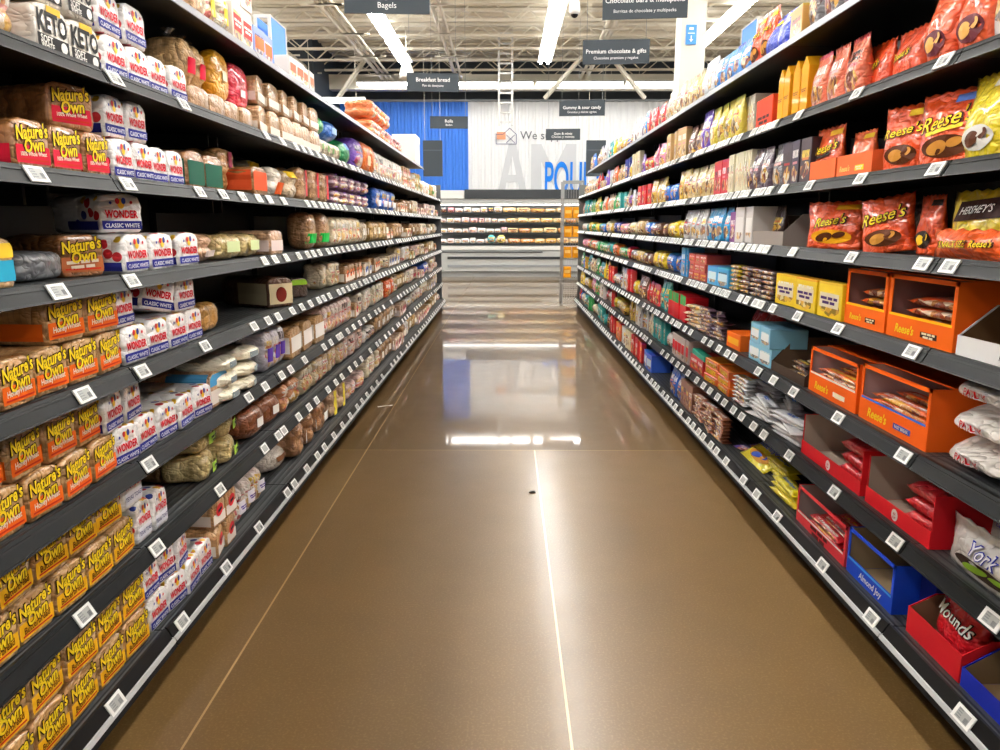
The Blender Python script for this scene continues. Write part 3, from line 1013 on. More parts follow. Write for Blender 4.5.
sgn(582, 108, 9.9, .60, .20, [('Gummy & sour candy', .50, .0, 'lettering'), ('Gomitas y dulces agrios', .38, -.055, 'translation_lettering')], 'dark gummy candy sign in front of the white wall', -.08)
sgn(563, 134.5, 13.2, .60, .19, [('Gum & mints', .32, .015, 'lettering'), ('Chicles y mentas', .40, -.045, 'translation_lettering')], 'small dark gum and mints sign before the wall slogan', -.08)
sgn(387, 1, 5.3, .60, .17, [('Bagels', .16, .035, 'lettering'), ('Bagels', .13, -.035, 'translation_lettering')], 'dark bagels sign hung nearest above the bread shelves', .06)
sgn(433, 82.5, 8.95, .62, .21, [('Breakfast bread', .40, .03, 'lettering'), ('Pan de desayuno', .25, -.04, 'translation_lettering')], 'dark breakfast bread sign hung over the bread aisle', .08)
sgn(449, 122.5, 11.5, .58, .18, [('Rolls', .12, .02, 'lettering'), ('Bollos', .10, -.035, 'translation_lettering')], 'dark rolls sign in front of the blue wall', .05)
for x, lab in ((-1.15, 'dark panel hanging at the far end of the bread shelves'), (1.40, 'dark panel hanging at the far end of the candy shelves')):
    o = mesh_obj('end_panel_sign', boxes('s', [(-.15, .15, -.03, .03, -.27, .27)], SIGN), None, (x, 12.2, 2.29))
    mesh_obj('trim_line', boxes('s', [(-.14, .14, -.032, -.03, .12, .128)], plain('sign_line', '59636B', .5)), o)
    bm = bmesh.new()
    for s in (-1, 1): bar3(bm, (s * .12, 0, .27), (s * .12, 0, 3.3), .003)
    mesh_obj('hanging_wire', fin(bm, 'wire', JO), o)
    thing(o, lab, 'sign panel')
# dome camera on a stem
bm = bmesh.new()
loft(bm, [[(r * math.cos(2 * PI * i / 16), r * math.sin(2 * PI * i / 16), z) for i in range(16)] for r, z in ((.011, .20), (.025, .17), (.045, .10), (.054, .05), (.052, .01), (.04, -.01))])
o = mesh_obj('security_camera', fin(bm, 'cam', HOUS, True), None, (.64, 7.6, 3.22))
bm = bmesh.new(); bmesh.ops.create_uvsphere(bm, u_segments=16, v_segments=8, radius=.036)
mesh_obj('dome_lens', fin(bm, 'dome', plain('camera_dark', '18191B', .15), True), o, (0, 0, -.004))
bm = bmesh.new(); bar3(bm, (0, 0, .19), (0, 0, 2.72), .012, 8)
mesh_obj('stem', fin(bm, 'stem', HOUS), o)
thing(o, 'white dome security camera hanging on a stem over the aisle', 'camera')
# hung vertical ladder rack
bm = bmesh.new()
for s in (-1, 1): bx(bm, s * .16 - .025, s * .16 + .025, -.025, .025, 0, 2.1)
for q in (-.16, .16): bar3(bm, (q, 0, 2.1), (q, 0, 2.34), .006)
for i in range(10): bx(bm, -.14, .14, -.02, .02, .06 + i * .225, .10 + i * .225)
o = mesh_obj('ladder_rack', fin(bm, 'ladder', plain('ladder_grey', 'BFC0BE', .5)), None, (-.02, 19.2, 3.65))
thing(o, 'white ladder-like rack hanging upright before the far wall', 'rack')
# column with arrow sign
bm = bmesh.new(); bx(bm, -.2, .2, -.2, .2, 0, 6); bx(bm, -.23, .23, -.23, .23, 0, .3)
struct('column', fin(bm, 'column', plain('column_paint', 'CFCBBE', .5)), (3.02, 13.2, 0))
o = mesh_obj('aisle_marker', boxes('m', [(-.085, .085, -.01, 0, -.15, .15)], BLUEP), None, (2.98, 12.985, 4.28))
mesh_obj('arrow_print', decal([rectp(.018, .08, (0, -.055)), ([(-.035, -.07), (.035, -.07), (0, -.115)], [(0, 1, 2)], (0, 0), 0, 1, 0, 0), rectp(.11, .012, (0, .02)), rectp(.07, .035, (0, .09))], flat, .013), o, color=H('F2F4F6'))
thing(o, 'small blue sign with white down arrow on the white column', 'sign')

# ------------------------------------------------------------------ cold case along the far wall
CG = plain('case_grey', 'AEB0AE', .4, .2); CD = plain('case_dark', '22272B', .5); CW = plain('case_pale', 'CFCFCB', .45)
cs = empty('refrigerated_case', (0, 18.8, 0))
X0, X1 = -1.8, 5.5
mesh_obj('body', boxes('b', [(X0, X1, .75, .9, .0, 2.1), (X0, X0 + .05, 0, .9, .0, .9), (X0, X1, .12, .8, .0, .12)], CG), cs)
mesh_obj('canopy', boxes('b', [(X0, X1, .15, .8, 1.77, 1.90)], CG), cs)
mesh_obj('header_band', boxes('b', [(-1.02, X1, .1, .75, 1.905, 2.12)], CD), cs)
mesh_obj('header_card', boxes('b', [(X0, -1.03, .1, .75, 1.905, 2.1)], CW), cs)
for i, z in enumerate((1.54, 1.29, 1.045)):
    mesh_obj('shelf', boxes('b', [(X0 + .06, X1, .30 - .06 * i, .75, z, z + .03)], CD), cs)
mesh_obj('lower_deck', boxes('b', [(X0 + .06, X1, .05, .75, .78, .82)], CD), cs)
mesh_obj('front_rail', boxes('b', [(X0 + .05, X1, -.02, .05, .66, .76)], CW), cs)
mesh_obj('tub_front', boxes('b', [(X0, X1, -.02, .06, .14, .64)], CG), cs)
mesh_obj('dark_bumper', boxes('b', [(X0 + .35, X1, -.05, -.02, .44, .50), (X0 + .0, .9, -.05, -.02, .60, .625)], CD), cs)
mesh_obj('grey_bumper', boxes('b', [(X0 + .35, X1, -.045, -.02, .24, .30)], plain('bumper_grey', '83868A', .5)), cs)
mesh_obj('case_lamp', boxes('b', [(X0 + .1, X1 - .1, .22, .26, 1.75, 1.768)], m_emit('case_lamp_glow', (1, .98, .94, 1), 6)), cs)
thing(cs, 'long grey open refrigerated case below the far white wall', 'refrigerated case')
MP = PCARD
def case_pack(x, z, y, w, h, d, color, kind, desc, grp):
    me = cached(('cp', w, h, d), lambda: puff(w, h, d, 5, (1, 1, 1), .1, 1, PFILM, .02, 4))
    o = mesh_obj(kind, me, None, (x, y, z), color=H(color))
    o['category'] = 'meat pack' if kind == 'meat_tray' else 'cheese pack'
    ITEMS.append(dict(o=o, desc=desc, side=1, lv=0, tier='', y=x, where=grp, ordp='from left', label=None, place=f'{desc}, {{}} from left {grp}'))
    return o
for ri, (z, yy) in enumerate(((1.572, 19.12), (1.322, 19.06), (1.077, 19.0), (.822, 18.88))):
    x = X0 + .16
    rn = ['top', 'second', 'third', 'lowest'][ri]
    while x < 4.6:
        if x < -.1:
            w = R.choice([.15, .17, .2]); h = R.choice([.1, .12, .14]) * (1.1 if ri == 0 else 1)
            c = R.choice(['F3E9E6', 'F1D9DA', 'E7B9BE', 'EFEFEA', 'D98C98', 'F4F0EC', '3F4A58' if ri == 0 else 'F0E6E2'])
            case_pack(x + w / 2, z, yy, w, h, .18, c, 'meat_tray', 'white and pink meat tray', f'on cold case {rn} level')
        else:
            w = R.choice([.26, .3, .34]); h = .1 + .03 * R.random()
            c = R.choice(['E9C079', 'F0D49A', 'E3A94F', 'EBC890', 'C98B4A'])
            case_pack(x + w / 2, z, yy, w, h, .2, c, 'cheese_pack', 'yellow cheese pack', f'on cold case {rn} level')
        x += w + .012
for x, c, nm in ((-.36, '49B6BF', 'teal'), (-.12, 'EBD97A', 'pale yellow')):
    o = mesh_obj('round_pack', cached('rp', lambda: puff(.2, .2, .12, 2.2, (1, 1, 1), .1, 1, PFILM, .02)), None, (x, 18.70, .83), color=H(c))
    thing(o, f'{nm} round pack on the cold case front rail', 'round pack')

# wire rack with orange boxes
wr = empty('wire_rack', (1.07, 12.5, 0))
RK = plain('rack_grey', '9A9B9A', .4, .4)
for sx in (-1, 1):
    for sy in (-1, 1):
        mesh_obj('post', boxes('p', [(sx * .155 - .014, sx * .155 + .014, sy * .2 - .014, sy * .2 + .014, 0, 1.96)], RK), wr)
for z in (.42, .74, 1.07, 1.37): 
    bm = bmesh.new()
    for k in range(9): bar3(bm, (-.15 + .0375 * k, -.2, z), (-.15 + .0375 * k, .2, z), .003)
    bx(bm, -.155, .155, -.205, -.195, z - .012, z + .003); bx(bm, -.155, .155, .195, .205, z - .012, z + .003)
    mesh_obj('rack_shelf', fin(bm, 'shelf', RK), wr)
bm = bmesh.new()
for k in range(7): bar3(bm, (-.13 + .043 * k, .2, .05), (-.13 + .043 * k, .2, 1.95), .003)
bx(bm, -.16, .16, .19, .21, 1.93, 1.96); bx(bm, -.16, .16, -.21, -.19, 1.93, 1.96)
for k in range(9): bx(bm, -.155, .155, .197, .203, .1 + .03 * k * 1.1, .105 + .03 * k * 1.1)
mesh_obj('back_grid', fin(bm, 'grid', RK), wr)
thing(wr, 'tall grey wire rack at the far end of the candy shelves', 'rack')
for i, z in enumerate((.42, .74, 1.07, 1.37)):
    for j, x in enumerate((-.075, .07)):
        if i == 0 and j == 1: continue
        o = mesh_obj('rack_box', cached('ob', lambda: carton(.125, .175, .2, CARD)), None, (1.07 + x, 12.33, z + .006), color=H('E79A1E'))
        mesh_obj('printed_panel', cached('obp', lambda: decal([rectp(.09, .05, (0, .1))], flat, .001)), o, color=H('F4C46A'))
        thing(o, f"orange carton on wire rack {['lowest', 'second', 'third', 'top'][i]} shelf, {['aisle', 'wall'][j]} side", 'carton', 'orange cartons on the wire rack')

# ------------------------------------------------------------------ shelving
TA = math.atan2(.020, .036)
def tag_mesh():
    bm = bmesh.new(); bx(bm, -.033, .033, -.0035, 0, -.0185, .0185); return fin(bm, 'tag', TAGW)
def tag_screen():
    bm = bmesh.new(); bx(bm, -.022, .022, -.0042, -.0035, -.0125, .0125); return fin(bm, 'screen', TAGS)
def tag_print():
    bm = bmesh.new()
    rr = random.Random(5)
    for i in range(4): bx(bm, -.019, -.019 + rr.uniform(.008, .016), -.0048, -.0042, .009 - i * .006, .0115 - i * .006)
    for i in range(6): bx(bm, .008 + i * .0022, .009 + i * .0022, -.0048, -.0042, -.010, .002)
    return fin(bm, 'tp', TAGD)
TM, TS, TP = tag_mesh(), tag_screen(), tag_print()
def deck_mesh(dep):
    bm = bmesh.new()
    bx(bm, -BAY / 2 + .002, BAY / 2 - .002, .012, dep, LIPH - .026, LIPH - .006)
    for f in bm.faces:
        pass
    bmesh.ops.recalc_face_normals(bm, faces=bm.faces)
    for f in bm.faces: f.material_index = 1 if f.normal.z > .5 else 0
    for s in (-1, 1): bx(bm, s * .56 - .006, s * .56 + .006, .2, dep, LIPH - .075, LIPH - .026)
    return fin(bm, 'deck', [BLACK, RIBBED])
def lip_mesh(base, top):
    bm = bmesh.new()
    def strip(za, zb, th, mi):
        # between heights za<zb along the sloping front
        f = lambda z: -.010 + .020 * z / .036
        pts = [(f(za) - th, za), (f(zb) - th, zb), (f(zb) + .006, zb), (f(za) + .006, za)]
        a = [bm.verts.new((-BAY / 2 + .003, y, z)) for y, z in pts]; b = [bm.verts.new((BAY / 2 - .003, y, z)) for y, z in pts]
        for i in range(4):
            q = bm.faces.new((a[i], a[(i + 1) % 4], b[(i + 1) % 4], b[i])); q.material_index = mi
        for q in (bm.faces.new(a), bm.faces.new(b[::-1])): q.material_index = mi
    if top:
        strip(0, .034, .001, 3); strip(-.004, 0, .002, 1)
    elif base:
        strip(.006, .036, .001, 1); strip(-.004, .006, .006, 2); strip(-.018, -.004, .001, 1)
    else:
        strip(.0, .0235, .001, 0); strip(.0245, .0285, .003, 1); strip(.0285, .036, .001, 0); strip(-.004, 0, .003, 1)
    return fin(bm, 'lip', [LIPM, BLACK, LIPWHITE, LIPTOP])
DK, DKT = deck_mesh(DEP - .03), deck_mesh(.40)
LP = {(0, 0): lip_mesh(0, 0), (1, 0): lip_mesh(1, 0), (0, 1): lip_mesh(0, 1)}
def tag_positions(side, lv, y0, y1):
    out = []
    if lv == 7: return out
    y = y0 + .05
    rr = random.Random(hash((side > 0, lv, round(y0, 1))) % 9999)
    while y < y1 - .04:
        if side < 0: p = .42 if y < 2.45 else (.2 if y < 3.6 else (.145 if lv > 2 else .2))
        else:
            p = .42 if y < 2.5 else (.24 if y < 3.1 else (.09 if lv in (3, 4, 5, 6) else .14))
        if rr.random() < .9: out.append(y + rr.uniform(-.02, .02))
        y += max(.075, p * rr.uniform(.8, 1.2))
    return out
for side in (-1, 1):
    nm = 'bread' if side < 0 else 'candy'
    Ls = LIPL if side < 0 else LIPR
    g = empty('shelving_gondola', (side * (lipx(side, 1) + DEP + .02), JOINT, 0))
    rz = PI / 2 if side < 0 else -PI / 2
    xb = side * (lipx(side, 1) + DEP + .01)
    w0, w1 = JOINT - 2 * BAY, YEND
    gl = Vector(g.location)
    def gpart(name, b, m):
        x0, x1 = sorted((b[0] - gl.x, b[1] - gl.x))
        return mesh_obj(name, boxes(name, [(x0, x1, b[2] - gl.y, b[3] - gl.y, b[4], b[5])], m), g)
    y7 = JOINT + (6 if side < 0 else 7) * BAY
    gpart('back_panel', (xb, xb + side * .03, w0, y7, .0, 2.0 if side < 0 else 2.03), BLACK)
    gpart('low_back_panel', (xb, xb + side * .03, y7, w1 - .03, .0, 1.86), plain('grey_perforated_back', '77776F', .6) if side < 0 else GREYST)
    x0, x1 = sorted((side * (lipx(side, 0) + .09), side * (lipx(side, 0) + .11)))
    thing(mesh_obj('kick_plate', boxes('k', [(x0, x1, w0, w1 - .03, 0, Ls[0] - .06)], plain('kick_brown_black', '1C1610', .5))), f'dark recessed kick plate under the {nm} side shelves', 'kick plate')
    x0, x1 = sorted((side * (lipx(side, 1) + .005), xb - side * .005))
    thing(mesh_obj('gondola_divider', boxes('k', [(x0, x1, w1 - .026, w1, 0, 1.86)], GREYST if side > 0 else plain('end_upright_dark', '54565A', .5))), f'upright panel closing the far end of the {nm} shelves', 'divider')
    for k in range(-2, 9):
        yy = JOINT + k * BAY
        gpart('upright', (xb - side * .03, xb - side * .001, yy - .02 if k < 8 else yy - .06, yy + .02 if k < 8 else yy - .03, 0, 1.86), STEEL)
    thing(g, f'black steel shelving run along the {nm} side of the aisle', 'shelving')
    for k in range(-2, 8):
        y0 = JOINT + k * BAY
        for lv in range(8):
            if lv == 7 and y0 + .1 > y7: continue
            o = mesh_obj('metal_shelf', DKT if lv == 7 else DK, None, (side * lipx(side, lv), y0 + BAY / 2, Ls[lv]), (0, 0, rz))
            ch = mesh_obj('ticket_channel', LP[(int(lv == 0), int(lv == 7))], o)
            for ty in tag_positions(side, lv, y0, y0 + BAY):
                lx = (ty - (y0 + BAY / 2)) * (1 if side < 0 else -1)
                t = mesh_obj('price_tag', TM, o, (lx, -.004, .0165), (-TA, 0, 0))
                if ty < 6: mesh_obj('tag_screen', TS, t)
                if ty < 2.9: mesh_obj('tag_print', TP, t)
            thing(o, f"black metal {LVL[lv]}, {ordw(k + 3)} bay from camera on {nm} side", 'shelf', f'{nm} side shelves')
# ------------------------------------------------------------------ bread side, near bays
L = -1
o_loaf = nat(NAT_O, 'clear-bag wheat loaf with orange band')
y_loaf = nat(NAT_Y, 'clear-bag butter loaf with yellow band')
r_loaf = nat(NAT_R, 'clear-bag whole wheat loaf, red band')
w_loaf = won()
t_loaf = won('white toast loaf with pale band', 'TEXAS TOAST', 'E9E7EE', True)
k_loaf = keto()
clearbun = pack('clear bag of tan buns', 'bun_bag', 'buns', 'D2A76C', .19, .10, .24, 3.2, (2, 3, 1), .13, label=None)
# bottom shelf
def yl(px, lv): return Y(px, L, lv)
row(L, 0, y_loaf, yl(148, 0) - 10 * .128, yl(148, 0), tiers=2, y=True, n=10, fit=False)
row(L, 0, w_loaf, 150, 213, n=4, tiers=1, jz=.12)
row(L, 0, w_loaf, 146, 190, n=3, tiers=1, first=1, jz=.15)
row(L, 0, plainloaf('tan clear-bag loaf with red end print', 'D0A06A', 'EFE4D8', (.1, .45), spot='D8323A'), 216, 236, n=2, tiers=2, jz=.2)
row(L, 0, pack('white printed bag of small rolls', 'roll_bag', 'rolls', 'EFE0D6', .15, .17, .22, 3, (2, 2, 2), .16, mat=BFILM, label='F0EAF0', text='#', tcol='5A3E9A'), 239, 268, n=3, jz=.3)
row(L, 0, pack('deep blue wrapped roll pack, set back', 'roll_bag', 'rolls', '3A3F7E', .16, .16, .2, 3, (2, 2, 2), .16, mat=BFILM), 255, 272, n=1, back=.24)
row(L, 0, pack('white-domed cake pack', 'cake_pack', 'cake pack', 'EADFD0', .2, .11, .2, 2.3, (1, 1, 1), .1, label='8C5A34', lab=(.5, .2, .6)), 273, 292, n=1, back=.09)
row(L, 0, pack('clear pack of brown rolls', 'roll_bag', 'rolls', 'C08C60', .17, .19, .22, 3, (2, 2, 2), .16, label='F2EEE8', lab=(.4, .25, .5)), 302, 332, n=3, jz=.3)
row(L, 0, pack('roll pack with bright yellow strap', 'roll_bag', 'rolls', 'D8B08C', .2, .18, .2, 3, (2, 2, 2), .16, label='F0DC3A', lab=(.3, .8, .5)), 336, 352, n=2, jz=.2)
# second shelf
row(L, 1, y_loaf, yl(134, 1) - 9 * .128, yl(134, 1), tiers=1, y=True, n=9, fit=False)
row(L, 1, y_loaf, yl(124, 1) - 9 * .128, yl(124, 1), tiers=1, first=1, y=True, n=9, fit=False)
row(L, 1, t_loaf, 136, 166, n=2)
row(L, 1, t_loaf, 126, 147, n=1, first=1, tiers=1)
row(L, 1, plainloaf('brown clear loaf set back on ribbed shelf', 'B98C58', None, spot='EAE4E0'), 170, 205, n=2, back=.16, jz=.2)
muff = pack('cream muffin bag with green sticker', 'muffin_bag', 'muffins', 'EBD494', .20, .1, .2, 2.8, (2, 2, 1), .17, label='A6CE46', lab=(.5, .35, .5), text='#', tcol='1E1E1E')
row(L, 1, muff, 206, 246, tiers=2, n=2, jz=.35)
row(L, 1, pack('round brown loaf in clear bag', 'round_loaf', 'bread', '9E5224', .21, .15, .2, 2.4, (1, 1, 1), .1, label='EEE9E2', lab=(.28, .25, .5)), 252, 284, n=2, jz=.25)
row(L, 1, pack('red and tan snack bread bag', 'bun_bag', 'buns', 'D08A5A', .17, .15, .2, 3, (2, 2, 2), .16, mat=BFILM), 286, 305, n=2, jz=.2)
row(L, 1, pack('pale yellow bag of snack rolls', 'bun_bag', 'buns', 'E8D8B4', .15, .18, .2, 3, (2, 2, 2), .16, mat=BFILM), 307, 322, n=3, jz=.2)
# third shelf
row(L, 2, o_loaf, yl(116, 2) - 9 * .128, yl(116, 2), tiers=1, y=True, n=9, fit=False)
row(L, 2, o_loaf, yl(107, 2) - 9 * .128, yl(107, 2), tiers=1, first=1, y=True, n=9, fit=False)
row(L, 2, w_loaf, 112, 209, n=5, jz=.12)
row(L, 2, w_loaf, 103, 146, n=2, first=1, jz=.12)
row(L, 2, plainloaf('clear loaf with sky-blue end print', 'D4A880', 'F0E6DC', (.1, .5), top='58A8DC', h=.13), 208, 228, n=1)
torta = pack('white overhanging flatbread pack', 'flatbread_pack', 'flatbread', 'F6EED6', .24, .055, .2, 2.6, (1, 1, 1), .1, mat=FILM, label='8A9498', lab=(.35, .4, .5), wr=.05)
row(L, 2, torta, 224, 264, tiers=3, n=2, jz=.2, back=.0)
row(L, 2, pack('tall white and violet bread sleeve', 'bread_bag', 'bread', 'E2DCE8', .1, .2, .16, 3.2, (1, 1, 2), .1, mat=BFILM, label='5A3C9C', lab=(.6, .3, .4)), 267, 288, n=3, jz=.1)
row(L, 2, plainloaf('square crumb-topped loaf with white label', 'CF9F66', 'F4EDE6', (.2, .72), w=.15, h=.15, d=.2), 289, 325, n=3, jz=.2)
row(L, 2, pack('pink and red printed bread sleeve', 'bread_bag', 'bread', 'E4C4BE', .11, .19, .16, 3.2, (1, 1, 2), .1, mat=BFILM), 326, 352, n=8, jz=.1)
# fourth shelf
row(L, 3, o_loaf, yl(122, 3) - 9 * .128, yl(122, 3), tiers=1, y=True, n=9, fit=False)
row(L, 3, o_loaf, 50, 118, first=1, tiers=1, n=2)
row(L, 3, w_loaf, 122, 203, tiers=1, n=4)
row(L, 3, w_loaf, 113, 136, n=1, first=1, tiers=1)
put('bread_loaf', 'bread', 'white dotted loaf tipped askew on top', loafmesh(DOTS)[2], (1, 1, 1, 1), L, 3, yl(163, 3), dz=LH + .018, parts=wonder(), rz=-.4, lean=.22, back=.05)
row(L, 3, w_loaf, 177, 196, n=1, first=1, tiers=1)
row(L, 3, pack('clear bag of golden croissant rolls', 'roll_bag', 'rolls', 'CF9A4C', .2, .11, .2, 2.8, (2, 2, 1), .18), 205, 229, n=1, jz=.2)
put('bread_loaf', 'bread', 'dark rye loaf with cream bag end', cached('ryem', lambda: loaf(.15, .14, .34, 4, BREAD)), H('4A2A1E'), L, 3, yl(284, 3), parts=[('printed_label', cached('ryel', lambda: loaf_band(.15, .14, .34, .1, .8, .25)), H('D9C9A2'), [('round_sticker', cached('ryes', lambda: decal([ellp(.032, .035, (0, .06))], flat, .003)), H('7A2C24'))])], rz=-.55)
put('bread_loaf', 'bread', 'long dark loaf with lime green tag', loafmesh(BREAD, .12, .1, .28)[1], H('33241E'), L, 3, yl(311, 3), back=.1, parts=[('bag_top_print', cached('lmt', lambda: loaf_band(.12, .1, .28, .66, .96, .3)), H('9AC93A'))], rz=-.6)
# fifth shelf
put('bread_loaf', 'bread', 'loaf with turquoise end label', loafmesh(BREAD)[0], H('D4A468'), L, 4, yl(0, 4), parts=[('printed_label', cached('lbt', lambda: loaf_band(LW, LH, LD, .12, .55, .6)), H('2E9FC0')), ('top_print', cached('lbt2', lambda: loaf_band(LW, LH, LD, .6, .9, .3)), H('F0C83A'))])
row(L, 4, pack('grey ribbed plastic bread pack', 'bread_bag', 'bread', '6E7074', .2, .07, .16, 5, (3, 1, 1), .1, mat=FILM), 14, 66, n=1, back=.09)
put('bread_loaf', 'bread', 'brown loaf with yellow script, turned toward camera', loafmesh(BREAD, LW, LH, LD)[1], H('A0683A'), L, 4, yl(108, 4) - .03, back=.09, parts=natures(('B4643A', '#', 'EAD8C0')), rz=-.45)
row(L, 4, w_loaf, 122, 171, n=2, tiers=1)
row(L, 4, w_loaf, 173, 202, n=1, jz=.0)
put('bread_loaf', 'bread', 'white dotted loaf laid sideways on top', loafmesh(DOTS)[1], (1, 1, 1, 1), L, 4, yl(131, 4) + .03, dz=LH + .003, parts=wonder(), rz=-.55, back=.07)
row(L, 4, pack('clear bag of tan burger buns', 'bun_bag', 'buns', 'DCAE88', .12, .11, .2, 3, (1, 2, 2), .15, label='E8D8D0', lab=(.6, .2, .3)), 203, 219, n=1)
row(L, 4, pack('long cream muffin sleeve', 'muffin_bag', 'muffins', 'E2C884', .2, .1, .2, 3, (3, 2, 1), .16, label='DDE9B0', lab=(.4, .4, .5)), 221, 266, n=2, jz=.15)
row(L, 4, plainloaf('pale loaf with pink end label', 'DCB08C', 'F0DAD4', (.15, .6)), 268, 284, n=1)
row(L, 4, pack('tall loaf with bright green base wrap', 'tall_loaf', 'bread', 'B98A5C', .13, .2, .14, 3.2, (1, 1, 1), .1, label='23B04A', lab=(.9, .25, .3), wr=.04), 309, 332, n=2)
row(L, 4, pack('cream tall printed bread sleeve', 'bread_bag', 'bread', 'E8D6B4', .12, .19, .16, 3.2, (1, 1, 2), .1, mat=BFILM), 334, 362, n=7, jz=.1)
# sixth shelf
row(L, 5, pack('purple and white bagel pack', 'bagel_bag', 'bagels', 'D8C4C8', .13, .13, .2, 3, (1, 2, 2), .15, mat=BFILM), -25, 11, n=1)
row(L, 5, r_loaf, 12, 107, n=3)
put('bread_loaf', 'bread', 'large whole wheat loaf stacked sideways, red band', loafmesh(BREAD, LW * 1.1, LH, LD)[2], H('B47C48'), L, 5, yl(84, 5), dz=LH + .003, parts=natures(NAT_R), rz=-.3, back=.06)
row(L, 5, w_loaf, 109, 183, n=4)
row(L, 5, w_loaf, 107, 147, first=1, n=2)
row(L, 5, plainloaf('rye loaf with dark green band', 'A8764E', '1F5B47', (.08, .75), h=.12), 184, 222, n=2)
row(L, 5, pack('tall maroon-edged bag of stacked rolls', 'roll_bag', 'rolls', 'D09C5C', .15, .19, .2, 3, (1, 2, 3), .14, label='8E2138', lab=(.18, .7, .5)), 222, 244, n=1, back=.08)
row(L, 5, plainloaf('brown loaf with orange print over lip', 'A5733E', 'E2562C', (.15, .85), w=.15, h=.11, d=.2), 246, 272, n=1, back=.0)
row(L, 5, pack('white and yellow boxed bun pack, behind', 'bun_bag', 'buns', 'ECE6D2', .14, .19, .12, 6, (1, 1, 1), .1, mat=BFILM, label='F0C020', lab=(.9, .2, .85)), 244, 268, n=1, back=.24)
row(L, 5, pack('white bag with orange flame print', 'bun_bag', 'buns', 'F6ECDC', .13, .15, .2, 3, (1, 2, 2), .1, mat=FILM, label='E8642A', lab=(.6, .35, .3)), 275, 288, n=1)
row(L, 5, pack('yellow-topped bread pack', 'bun_bag', 'buns', 'E2CAA8', .14, .15, .2, 3, (1, 2, 2), .12, mat=BREAD, label='E9C22C', lab=(.7, .2, .8)), 289, 303, n=1)
row(L, 5, pack('red-edged bag of brown rolls', 'roll_bag', 'rolls', 'C89A6A', .15, .19, .2, 3, (1, 2, 3), .14, label='D83A40', lab=(.2, .7, .5)), 304, 334, n=3)
row(L, 5, pack('purple-ended loaf pack', 'roll_bag', 'rolls', '9A7488', .16, .1, .24, 3, (1, 2, 2), .1, mat=BFILM, label='7A3FA8', lab=(.3, .8, .5)), 336, 372, n=5, tiers=2)
row(L, 5, pack('blue and white bun pack', 'bun_bag', 'buns', '2F6AD0', .17, .19, .2, 4, (1, 2, 2), .1, mat=BFILM, label='EFEFF2', lab=(.6, .25, .3)), 378, 397, n=4)
# seventh shelf
row(L, 6, pack('brown bag with orange corner print', 'bun_bag', 'buns', 'DC9C6C', .16, .13, .2, 3, (1, 2, 2), .12, mat=BFILM), -20, 27, n=1)
row(L, 6, k_loaf, 28, 100, n=2)
row(L, 6, k_loaf, 28, 96, first=1, n=2)
row(L, 6, w_loaf, 101, 184, n=4)
row(L, 6, w_loaf, 98, 148, first=1, n=2)
pita = pack('tall clear bag of stacked pita, red label', 'pita_bag', 'pita bread', 'E6BE84', .13, .165, .17, 2.6, (1, 1, 6), .1, label='D81E3C', lab=(.5, .3, .42), neck=True, wr=.02)
row(L, 6, pita, 186, 213, n=2, back=.05, base=.072)
row(L, 6, plainloaf('low brown loaf at the lip below bags', 'C09468', h=.07, w=.15, d=.2), 187, 252, n=4, back=.025)
row(L, 6, pack('orange-yellow film bread bag', 'bread_bag', 'bread', 'E8A41E', .16, .175, .07, 3.2, (1, 1, 1), .1, mat=FILM, label='F2E6C8', lab=(.24, .2, .5)), 214, 233, n=1, back=.05, base=.072)
row(L, 6, pack('red film bread bag with white square', 'bread_bag', 'bread', 'E02440', .16, .17, .07, 3.2, (1, 1, 1), .1, mat=FILM, label='F6F0EE', lab=(.24, .16, .35)), 234, 252, n=1, back=.05, base=.072)
row(L, 6, plainloaf('brown hearth loaf in clear wrap', 'CDA274', 'EFE5D8', (.1, .4), w=.15, h=.115, d=.24), 256, 318, tiers=2, n=6, jz=.15)
row(L, 6, pack('white-topped pita bag', 'pita_bag', 'pita bread', 'E6D6BC', .17, .11, .2, 2.8, (1, 1, 1), .1, label='78A860', lab=(.3, .3, .5)), 319, 341, n=4)
row(L, 6, pack('green-domed bread bag', 'bread_bag', 'bread', '22A050', .18, .11, .2, 2.6, (1, 1, 1), .1, mat=FILM), 316, 327, n=1, base=.112)
row(L, 6, pack('bright blue bread bag', 'bread_bag', 'bread', '2F78D8', .22, .12, .2, 2.6, (1, 1, 1), .1, mat=FILM, label='A8C8F0', lab=(.4, .3, .5)), 328, 342, n=1, base=.112)
row(L, 6, pack('green and blue rounded bread bag', 'bread_bag', 'bread', '1E8A52', .2, .16, .2, 2.4, (1, 1, 1), .1, mat=FILM, label='3E7FC8', lab=(.4, .25, .75)), 343, 354, n=1)
row(L, 6, pack('violet bread bag', 'bread_bag', 'bread', '6E45B0', .24, .22, .2, 3, (1, 1, 1), .1, mat=BFILM), 355, 365, n=1)
row(L, 6, pack('orange bread bag', 'bread_bag', 'bread', 'E8752E', .2, .23, .2, 3, (1, 1, 1), .1, mat=FILM, label='F0C8A0', lab=(.5, .3, .4)), 366, 377, n=2)
row(L, 6, pack('white tall bun sack', 'bun_bag', 'buns', 'EDE4DA', .2, .22, .2, 3, (1, 2, 3), .1, mat=BFILM), 378, 404, n=8)
